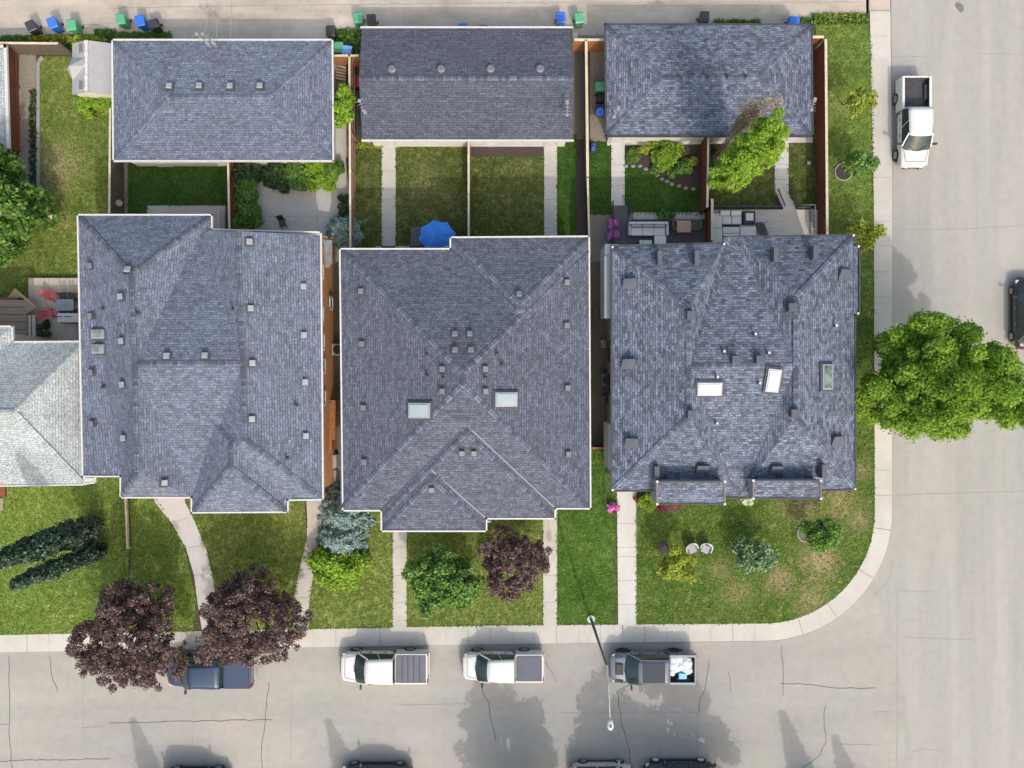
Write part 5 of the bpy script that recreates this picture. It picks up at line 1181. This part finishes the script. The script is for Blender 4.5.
# two lounge chairs on the front lawn
SHELLC = M('wicker_pale', (.50, .53, .58), (.38, .41, .46), scale=20)
def tub_chair(label, px, py, rz):
    t = thing('lawn_chair', label, 'chair', P(px, py, .12), rz, 'grey lawn chairs')
    m = MB(); n = 14
    for i in range(n):
        a0 = R(-25+230*i/n); a1 = R(-25+230*(i+1)/n)
        p = lambda a, r_, z_: (math.cos(a)*r_, math.sin(a)*r_*.95, z_)
        hh = lambda a: .55+.28*max(0, math.sin(a))**1.5
        m.add([p(a0, .30, .1), p(a1, .30, .1), p(a1, .43, hh(a1)), p(a0, .43, hh(a0)), p(a0, .27, .3), p(a1, .27, .3), p(a1, .36, hh(a1)), p(a0, .36, hh(a0))], [(0, 1, 2, 3), (5, 4, 7, 6), (3, 2, 6, 7), (0, 3, 7, 4), (1, 5, 6, 2)])
    m.build('shell', SHELLC, t)
    m = MB(); m.box((0, -.06, .36), (.52, .52, .14)); m.build('seat_cushion', GREYP, t, bevel=.04)
    for sx in (-1, 1):
        for sy in (-1, 1): m = MB(); m.box((sx*.22, sy*.2, .14), (.04, .04, .28)); m.build('leg', DARKM, t)
tub_chair('grey and white tub chair on the front lawn beside the feathery tree, left one', 690.5, 547, R(20)); tub_chair('grey and white tub chair on the front lawn beside the feathery tree, right one', 704.5, 547, R(-25))

# ---- left neighbour's deck
dk = boards_deck('wooden_deck', 'weathered grey-brown plank deck with red chairs at the left house', (33, 279, 85, 345), .5, DECKW, along='y')
REDP = M('coral_plastic', (.60, .15, .15), (.50, .11, .11), scale=5, rough=.5)
def adirondack(label, px, py, rz):
    t = thing('adirondack_chair', label, 'chair', P(px, py, .5), rz, 'red deck chairs'); t.scale = (.8, .8, .8)
    m = MB()
    for k in range(5): m.box((0, -.28+.13*k, .36-.03*k), (.52, .11, .03))
    m.build('seat', REDP, t)
    m = MB()
    for k in range(5): m.box(((k-2)*.115, .52, .62), (.10, .03, .85-.06*abs(k-2)), rot=Matrix.Rotation(R(-32), 3, 'X'))
    m.build('backrest', REDP, t)
    for s in (-1, 1): m = MB(); m.box((s*.34, .05, .56), (.14, .75, .03)); m.box((s*.31, -.27, .28), (.08, .05, .56)); m.box((s*.31, .35, .25), (.05, .05, .5)); m.build('armrest', REDP, t, bevel=.01)
    m = MB(); m.box((0, -.55, .2), (.46, .4, .03), rot=Matrix.Rotation(R(18), 3, 'X')); m.build('footrest', REDP, t)
adirondack('coral red reclining chair on the plank deck, upper one by the grey table', 55, 297, R(70)); adirondack('coral red reclining chair on the plank deck, lower one beside the wooden stairs', 51, 314, R(105))
t = thing('patio_table', 'grey slatted metal table with chairs tucked under it on the plank deck', 'table', P(71, 306, .5))
m = MB(); m.box((0, 0, .72), (1.15, .75, .04)); m.cyl((0, 0, .74), (0, 0, .80), .09, 12); m.build('tabletop', M('table_grey', (.26, .30, .34), (.2, .23, .27), scale=4), t, bevel=.01)
for sx in (-1, 1):
    for sy in (-1, 1): m = MB(); m.box((sx*.5, sy*.3, .35), (.05, .05, .7)); m.build('leg', DARKM, t)
for sy in (-1, 1):
    for k in (-1, 1):
        c = P(71, 306, .5); tt = thing('patio_chair', 'dark slatted chair at the grey deck table, %s side, %s' % ('lawn' if sy > 0 else 'street', 'nearer the red chairs' if k < 0 else 'nearer the house'), 'chair', (c.x+k*.3, c.y+sy*.58, .5), 0 if sy > 0 else PI_, 'chairs at the deck table')
        m = MB(); m.box((0, -.05, .42), (.45, .42, .04)); m.build('seat', DARKM, tt)
        m = MB()
        for q in range(4): m.box((-.18+.12*q, .2, .65), (.05, .03, .5))
        m.box((0, .2, .9), (.46, .04, .04)); m.build('backrest', DARKM, tt)
        for a in (-1, 1):
            for b in (-1, 1): m = MB(); m.box((a*.19, b*.17, .2), (.035, .035, .4)); m.build('leg', DARKM, tt)
t = thing('storage_bench', 'white and grey covered grill box against the left house on the plank deck', 'storage bench', P(74, 320, .5))
m = MB(); m.box((.1, 0, .38), (1.3, .5, .75)); m.build('body', M('box_grey', (.2, .21, .23)), t, bevel=.02); m = MB(); m.box((.05, .08, .8), (1.45, .62, .08), top=.9); m.build('lid', M('box_lid', (.62, .63, .65), (.5, .51, .53)), t, bevel=.02)
shrub('potted_plant', 'small dark potted plant on the plank deck near the stairs', 45, 331, (.45, .55), 1.2, 8, 500, .12, LEAF['dark'], cat='plant')
# peaked wooden stair enclosure
t = thing('wooden_stairs', 'brown plank stair landing with pointed corner boards beside the plank deck', 'stairs', P(14, 320))
m = MB()
for k in range(6): y = 300+7.4*k; m.prism([(p.x, p.y) for p in poly([(-20, y), (27, y), (27, y+6.9), (-20, y+6.9)], 1.1)], 1.08-.0*k, 1.12)
m.build('tread', M('brown_planks', (.25, .18, .13), (.36, .27, .20), scale=3, stretch=(.4, 5, 1)), t, world=True)
m = MB(); a, b, c, d_ = P(8, 297, 1.13), P(15, 288, 1.7), P(25, 297, 1.13), P(16, 300, 1.13); m.add([a, b, c], [(0, 1, 2)]); a, b, c = P(25, 298, 1.13), P(37, 307, 1.7), P(26, 315, 1.13); m.add([a, b, c], [(0, 1, 2)]); a, b, c, d_ = P(15, 288, 1.7), P(37, 306, 1.7), P(37, 309, 1.6), P(14, 290, 1.6); m.add([a, b, c, d_], [(0, 1, 2, 3)])
o = m.build('corner_screen', M('brown_planks', (.3, .2, .15)), t, world=True); md = o.modifiers.new('s', 'SOLIDIFY'); md.thickness = .05
m = MB(); m.prism([(p.x, p.y) for p in poly([(-20, 299), (27, 299), (27, 345), (-20, 345)], 0)], .1, 1.0); m.build('frame', GREYW, t, world=True)
m = MB()
for x in (29.5, 34): m.beam(P(x, 315, 1.0), P(x, 343, 1.0), .22, .05)
m.build('side_rail', DECKW, t, world=True)
# bird feeder on a pole
t = thing('bird_feeder', 'small white feeder box on a thin pole in the left back lawn', 'bird feeder', P(66, 223, .12))
m = MB(); m.cyl((0, 0, 0), (0, 0, 1.65), .03, 8); m.build('pole', GREYW, t); m = MB(); m.box((0, 0, 1.73), (.26, .26, .2)); m.build('box', WHITE, t, bevel=.02); m = MB(); m.box((0, 0, 1.86), (.34, .34, .06), top=.4); m.build('roof', WHITE, t)
# patio bits by the left house
t = thing('garden_chair', 'small dark folding chair standing on the left patio near the roof edge', 'chair', P(284, 224, .14), R(15)); chair_mesh(t, DARKM, arms=False, w_=.42)
t = thing('patio_railing', 'white railing at the corner of the small concrete patio beside the red-brown fence', 'railing', P(224, 215)); rail(t, [(224, 212), (224, 232)], .14, .95, WHITE)
t = thing('lantern_post', 'short post with round wooden top in the path beside the dark square lawn', 'post', P(119, 203))
m = MB(); m.cyl(P(119, 203, .1), P(119, 203, .95), .04, 8); m.build('pole', GREYW, t, world=True); m = MB(); m.cyl(P(119, 203, .95), P(119, 203, 1.05), .22, 14); m.build('top', M('pine_wood', (.42, .32, .2)), t, world=True)
# ---- centre yard: umbrella, cover, bicycle
u0 = P(444, 241, .13); t = thing('patio_umbrella', 'bright blue patio umbrella open beside the centre house eave', 'umbrella', u0)
zc = 2.35; cc = P(437, 236.5, zc); m = MB(); n = 8; vs = [(cc.x, cc.y, zc+.38)]; fs = []
for i in range(n):
    for j, (rr_, dz) in enumerate(((.62, .22), (1.22, -.02))):
        a = 2*math.pi*i/n+.2; vs.append((cc.x+math.cos(a)*rr_, cc.y+math.sin(a)*rr_*.88, zc+dz))
    am = 2*math.pi*(i+.5)/n+.2
    for rr_, dz in ((.56, .20), (1.06, .0)): vs.append((cc.x+math.cos(am)*rr_, cc.y+math.sin(am)*rr_*.88, zc+dz))
for i in range(n):
    a, b, c, d_ = 1+i*4, 2+i*4, 3+i*4, 4+i*4; a2, b2_ = 1+((i+1) % n)*4, 2+((i+1) % n)*4
    fs += [(0, a, c), (0, c, a2), (a, b, d_, c), (c, d_, b2_, a2)]
m.add(vs, fs); m.build('canopy', M('blue_canvas', (.04, .24, .80), (.02, .15, .62), scale=1.5, rough=.6), t, world=True)
m = MB(); m.cyl((cc.x, cc.y, .14), (cc.x, cc.y, zc+.45), .025, 8)
for i in range(n): a = 2*math.pi*i/n+.2; m.tube([(cc.x, cc.y, zc+.33), (cc.x+math.cos(a)*1.2, cc.y+math.sin(a)*1.06, zc-.05)], .012, 5)
m.build('frame', DARKM, t, world=True); m = MB(); m.cyl((cc.x, cc.y, .13), (cc.x, cc.y, .25), .25, 16); m.build('base', DARKM, t, world=True)
t = thing('grill_cover', 'square dark grey covered grill beside the blue umbrella', 'covered grill', P(418, 241, .13)); m = MB(); m.box((0, .1, .5), (.78, 1.35, 1.0), top=.94); m.build('cover', M('cover_fabric', (.085, .08, .10), (.11, .105, .125), scale=3), t, bevel=.05)
m = MB(); m.box((.33, -.6, .1), (.3, .3, .2)); m.build('base', WHITE, t, bevel=.02)
t = thing('bicycle', 'dark bicycle leaning by the house wall right of the blue umbrella', 'bicycle', P(456, 243, .13), R(160))
for x_ in (-.5, .5):
    m = MB(); m.tube([(x_+math.cos(a)*.32, 0, .34+math.sin(a)*.32) for a in [2*math.pi*i/18 for i in range(19)]], .022, 6); w_ = m.build('wheel', TYRE, t)
    m = MB(); [m.tube([(x_, 0, .34), (x_+math.cos(R(45*k))*.31, 0, .34+math.sin(R(45*k))*.31)], .005, 4) for k in range(8)]; m.build('spokes', RIM, w_)
m = MB(); [m.tube([a, b], .02, 6) for a, b in (((-.5, 0, .34), (-.15, 0, .75)), ((-.15, 0, .75), (.35, 0, .8)), ((.35, 0, .8), (0, 0, .32)), ((0, 0, .32), (-.15, 0, .85)), ((0, 0, .32), (-.5, 0, .34)), ((.5, 0, .34), (.33, 0, .95)))]; m.build('frame', DARKM, t)
m = MB(); m.tube([(.33, -.28, 1.0), (.33, 0, .96), (.33, .28, 1.0)], .018, 6); m.build('handlebar', DARKM, t); m = MB(); m.sphere((-.16, 0, .88), (.14, .08, .04), 8, 6); m.build('saddle', DARKM, t)
# red and dark junk left of middle garage
m = MB(); m.box(P(360, 83, .45), (.5, .75, .7), top=.92); m.box(P(360, 83, .85), (.4, .4, .1)); tag(m.build('tool_box', M('red_plastic', (.4, .03, .04)), bevel=.03), 'red plastic tub between the long fence and the middle garage', 'tub')
m = MB(); m.box(P(361, 114, .5), (.55, 2.9, .7)); m.box(P(361, 114, .87), (.6, 2.95, .06)); tag(m.build('storage_chest', PLAST, bevel=.02), 'long black storage chest along the side of the middle garage', 'storage chest')
m = MB(); [m.tube([P(x, 60, .15), P(x+1.5, 64, 1.6)], .03, 6) for x in (358, 361, 364)]; tag(m.build('lumber', ORW), 'orange-brown boards leaning in the corner left of the middle garage', 'lumber')
m = MB(); [m.beam(P(336, 66+3*k, .2+.06*k), P(346, 68+3*k, .25+.06*k), .12, .05) for k in range(5)]; tag(m.build('lumber', DECKW), 'loose timber lying in the gap right of the left garage', 'lumber')
m = MB(); m.box(P(593, 148, .35), (.3, .5, .5)); m.cyl(P(593, 148, .6), P(593, 148, .7), .12); tag(m.build('garden_tub', binmat((.05, .1, .4)), bevel=.03), 'small dark blue tub at the lower right corner of the middle garage', 'tub')
m = MB(); [m.beam(P(574, 38+2*k, .3), P(582, 40+2.2*k, .5), .2, .05) for k in range(3)]; m.box(P(575, 37, .4), (.3, .4, .4)); tag(m.build('scrap_pile', WHITE), 'white scrap leaning on the orange fence at the alley', 'scrap')
# passage beside the tan wall: air conditioner, hose, clutter
def ac(px, py, label, s=.75, mat=None):
    t = thing('air_conditioner', label, 'air conditioner', P(px, py, .12)); m = MB(); m.box((0, 0, s/2), (s, s, s)); m.build('housing', mat or M('ac_grey', (.42, .43, .42), (.3, .31, .3)), t, bevel=.03)
    m = MB(); m.cyl((0, 0, s), (0, 0, s+.02), s*.4, 20); [m.box((0, 0, s+.03), (s*.8, .012, .01), rz=R(30*k)) for k in range(6)]; m.build('fan_grille', DARKM, t)
ac(340, 350, 'square white-grey air conditioner in the passage beside the tan wall')
m = MB()
for k in range(26): a = P(338+random.uniform(-2, 5), random.uniform(380, 400), .15); m.tube([a, a+Vector((random.uniform(-.3, .3), random.uniform(-.5, .5), random.uniform(.05, .5)))], .025, 5)
tag(m.build('firewood', M('grey_sticks', (.3, .27, .22), (.16, .14, .12))), 'pile of grey sticks in the passage below the air conditioner', 'firewood')
m = MB(); m.box(P(334, 461, .5), (.5, .9, .9)); m.box(P(333, 475, .4), (.5, .7, .6)); tag(m.build('covered_box', M('tarp_grey', (.34, .34, .33), (.25, .25, .25)), bevel=.04), 'grey tarp-covered boxes at the lower end of the passage beside the tan wall', 'boxes')
# passage beside right house
ac(606, 380, 'dark square air conditioner against the left wall of the right house', .85, M('ac_dark', (.12, .13, .15), (.16, .17, .19)))
ac(606, 400, 'second dark utility box below the air conditioner of the right house', .6, M('ac_dark', (.12, .13, .15)))
m = MB()
for c0, r_ in (((596, 315), .45),):
    c = P(*c0, .14); m.tube([c+Vector((math.cos(a)*r_*.5, math.sin(a)*r_*1.8, .01*i)) for i, a in enumerate([R(20*i) for i in range(20)])], .018, 5)
tag(m.build('garden_hose', DARKM), 'dark garden hose looped on the gravel passage beside the right house', 'hose')
m = MB(); m.sphere(P(604, 261, .4), .22, 8, 6, jit=.2); m.box(P(603, 344, .3), (.3, .5, .4)); tag(m.build('garden_tools', M('mixed_tools', (.5, .48, .44), (.1, .1, .1), scale=8)), 'small pile of pale garden tools by the wall of the right house', 'garden tools')
# ---- dark deck
dk = boards_deck('dark_deck', 'charcoal plank deck behind the right house holding a white sofa', (612, 222, 706, 262), .45, DECKD, along='x')
rail(dk, [(612, 220), (612, 250)], .45, .9, DARKM); rail(dk, [(632, 221), (704, 221)], .45, .35, DARKM, name='low_rail')
t = thing('deck_steps', 'charcoal steps leading from the pale path down the dark deck', 'steps', P(619, 212))
for k in range(4):
    m = MB(); m.prism([(p.x, p.y) for p in poly([(612, 206+4.3*k), (627, 206+4.3*k), (628, 206+4.3*(k+1)+.2), (612, 206+4.3*(k+1)+.2)])], .08, .16+.08*k); m.build('tread', DECKD, t, world=True)
rail(t, [(611.5, 203), (612.5, 222)], .2, .85, DARKM); rail(t, [(627, 203), (631, 222)], .2, .85, DARKM)
t = thing('corner_sofa', 'white L-shaped outdoor corner sofa on the charcoal deck', 'sofa', P(648, 232, .45)); CUSH = M('sofa_cushion', (.86, .82, .77), (.78, .74, .70), scale=2); FRM = M('sofa_frame', (.72, .7, .68), (.5, .5, .5))
def pbox(name, x0, y0, x1, y1, z0, z1, mat, t, bevel=.02):
    a, b = P(x0, y1, z1), P(x1, y0, z1); m = MB(); m.box(((a.x+b.x)/2, (a.y+b.y)/2, (z0+z1)/2), (b.x-a.x, b.y-a.y, z1-z0)); return m.build(name, mat, t, world=True, bevel=bevel)
pbox('back_frame', 629, 221.5, 668.5, 224, .5, 1.15, FRM, t); pbox('back_frame', 666.5, 224.2, 668.8, 235, .5, 1.1, FRM, t); pbox('back_frame', 628.8, 224.2, 631, 235, .5, 1.0, FRM, t)
for k in range(3): pbox('back_cushion', 631.5+11.4*k, 224.3, 642.4+11.4*k, 227, .9, 1.2, M('sofa_back', (.42, .42, .43), (.36, .36, .37), scale=3), t, .05)
for k in range(3): pbox('seat_cushion', 631.2+11.4*k, 227.2, 642.4+11.4*k, 235.5, .75, .92, CUSH, t, .04)
pbox('seat_cushion', 654.5, 235.7, 666.3, 246, .75, .92, CUSH, t, .04); pbox('base', 631, 227, 666, 235, .5, .74, FRM, t); pbox('base', 655, 235.3, 666, 246, .5, .738, FRM, t)
t = thing('coffee_table', 'small white low table in front of the corner sofa', 'table', P(646, 243, .45)); pbox('tabletop', 639.5, 240, 652, 246, .84, .9, M('white_top', (.68, .68, .68)), t)
for x, y in ((641, 241), (651, 241), (641, 245.5), (651, 245.5)): pbox('leg', x-.4, y-.4, x+.4, y+.4, .45, .84, DARKM, t, 0)
t = thing('dining_table', 'square pinkish wooden table on the charcoal deck', 'table', P(683.5, 226, .45)); pbox('tabletop', 677, 220.5, 691, 232.5, 1.14, 1.19, M('pink_wood', (.52, .32, .24), (.44, .26, .19), scale=2, stretch=(1, 6, 1)), t)
for x, y in ((679, 222), (689, 222), (679, 231), (689, 231)): pbox('leg', x-.5, y-.5, x+.5, y+.5, .45, 1.14, DARKM, t, 0)
for px, rz, lb in ((675.5, R(90), 'dark metal chair at the pinkish table, on the sofa side'), (692.5, R(-90), 'dark metal chair at the pinkish table, on the fence side')):
    t = thing('patio_chair', lb, 'chair', P(px, 227, .46), rz, 'chairs at the pinkish table'); chair_mesh(t, M('chair_bronze', (.16, .13, .12), (.1, .09, .08)), w_=.5)
# ---- pale deck
dk = boards_deck('pale_deck', 'pale plank deck behind the right house between two red-brown fences', (711, 211, 815, 262), .45, DECKP, along='x')
rail(dk, [(712, 209.5), (776, 209.5)], .45, .9, DARKM, r=.09); rail(dk, [(797, 208), (810, 208), (810, 234)], .45, .9, M('rail_grey', (.2, .2, .2)), r=.05)
t = thing('deck_steps', 'pale steps angling from the pale path up to the plank deck', 'steps', P(783, 203))
for k in range(4):
    m = MB(); y = 190+5.2*k; m.prism([(p.x, p.y) for p in poly([(774+1.8*k, y), (787+1.6*k, y), (789+1.6*k, y+5.3), (776+1.8*k, y+5.3)])], .08, .17+.08*k); m.build('tread', DECKP, t, world=True)
rail(t, [(774, 192), (781, 209)], .2, .85, DARKM, r=.07); rail(t, [(788, 192), (795, 209)], .2, .85, DARKM, r=.07)
COV = M('cover_white', (.82, .78, .73), (.70, .66, .62), scale=2.5)
t = thing('sectional_sofa', 'pale grey sectional sofa filling the left end of the pale deck', 'sofa', P(728, 226, .45))
pbox('seat_cushion', 712.5, 213, 722, 228, .5, .95, COV, t, .04); pbox('seat_cushion', 712.5, 228.3, 722.5, 243, .5, .95, COV, t, .04)
pbox('seat_cushion', 722.5, 216, 731.5, 224, .5, .93, COV, t, .04); pbox('seat_cushion', 732, 216, 741.5, 224, .5, .93, COV, t, .04)
pbox('back_cushion', 720.5, 210.5, 730, 215.5, .6, 1.15, M('cover_light', (.88, .85, .80), (.78, .75, .71), scale=3), t, .05); pbox('back_cushion', 731.5, 210.5, 741.5, 215.5, .6, 1.15, M('cover_light', (.68, .68, .68)), t, .05)
pbox('base', 722.5, 224.8, 740, 225.6, .5, .8, DARKM, t, 0)
t = thing('lounge_bench', 'long pale bench cushions below the sectional sofa on the pale deck', 'bench', P(738, 232, .45))
pbox('seat_cushion', 723, 227, 739.5, 233, .5, .88, COV, t, .03); pbox('seat_cushion', 740.5, 226.5, 756, 236, .5, .86, COV, t, .03); pbox('seat_cushion', 723, 233.5, 739.5, 243, .5, .84, M('cover_light', (.68, .68, .68)), t, .03)
t = thing('fire_table', 'square black-framed fire table with a pale top on the pale deck', 'table', P(750, 217, .45)); pbox('frame', 743.5, 211, 755.5, 223.5, .5, .95, DARKM, t, .02); pbox('tabletop', 746, 213, 753.5, 220.5, .95, 1.0, COV, t, .01)
t = thing('lounge_chair', 'black slatted lounger lying diagonally on the pale deck by the roof edge', 'lounger', P(761, 231, .45))
m = MB(); [m.beam(P(755+.75*k, 224+1.7*k, .85), P(763+.75*k, 222.5+1.7*k, .85), .1, .04) for k in range(9)]; m.build('seat', DARKM, t, world=True)
m = MB(); m.beam(P(764, 224, .95), P(769, 237, .95), .09, .06); m.beam(P(764, 224, .95), P(768, 221, .95), .05, .05); m.build('armrest', M('lounger_grey', (.2, .2, .2)), t, world=True)
for x, y in ((756, 225), (763, 224), (762, 238), (769, 237)): m = MB(); m.cyl(P(x, y, .45), P(x, y, .85), .03, 6); m.build('leg', DARKM, t, world=True)
m = MB(); m.cyl(P(809, 163, .12), P(809, 163, .3), .12, 10); m.tube([P(807, 160, .13), P(809, 163, .3), P(812, 160, .13)], .02, 5); tag(m.build('lawn_sprinkler', GALV), 'small metal sprinkler on the narrow lawn beside the long red-brown fence', 'sprinkler')
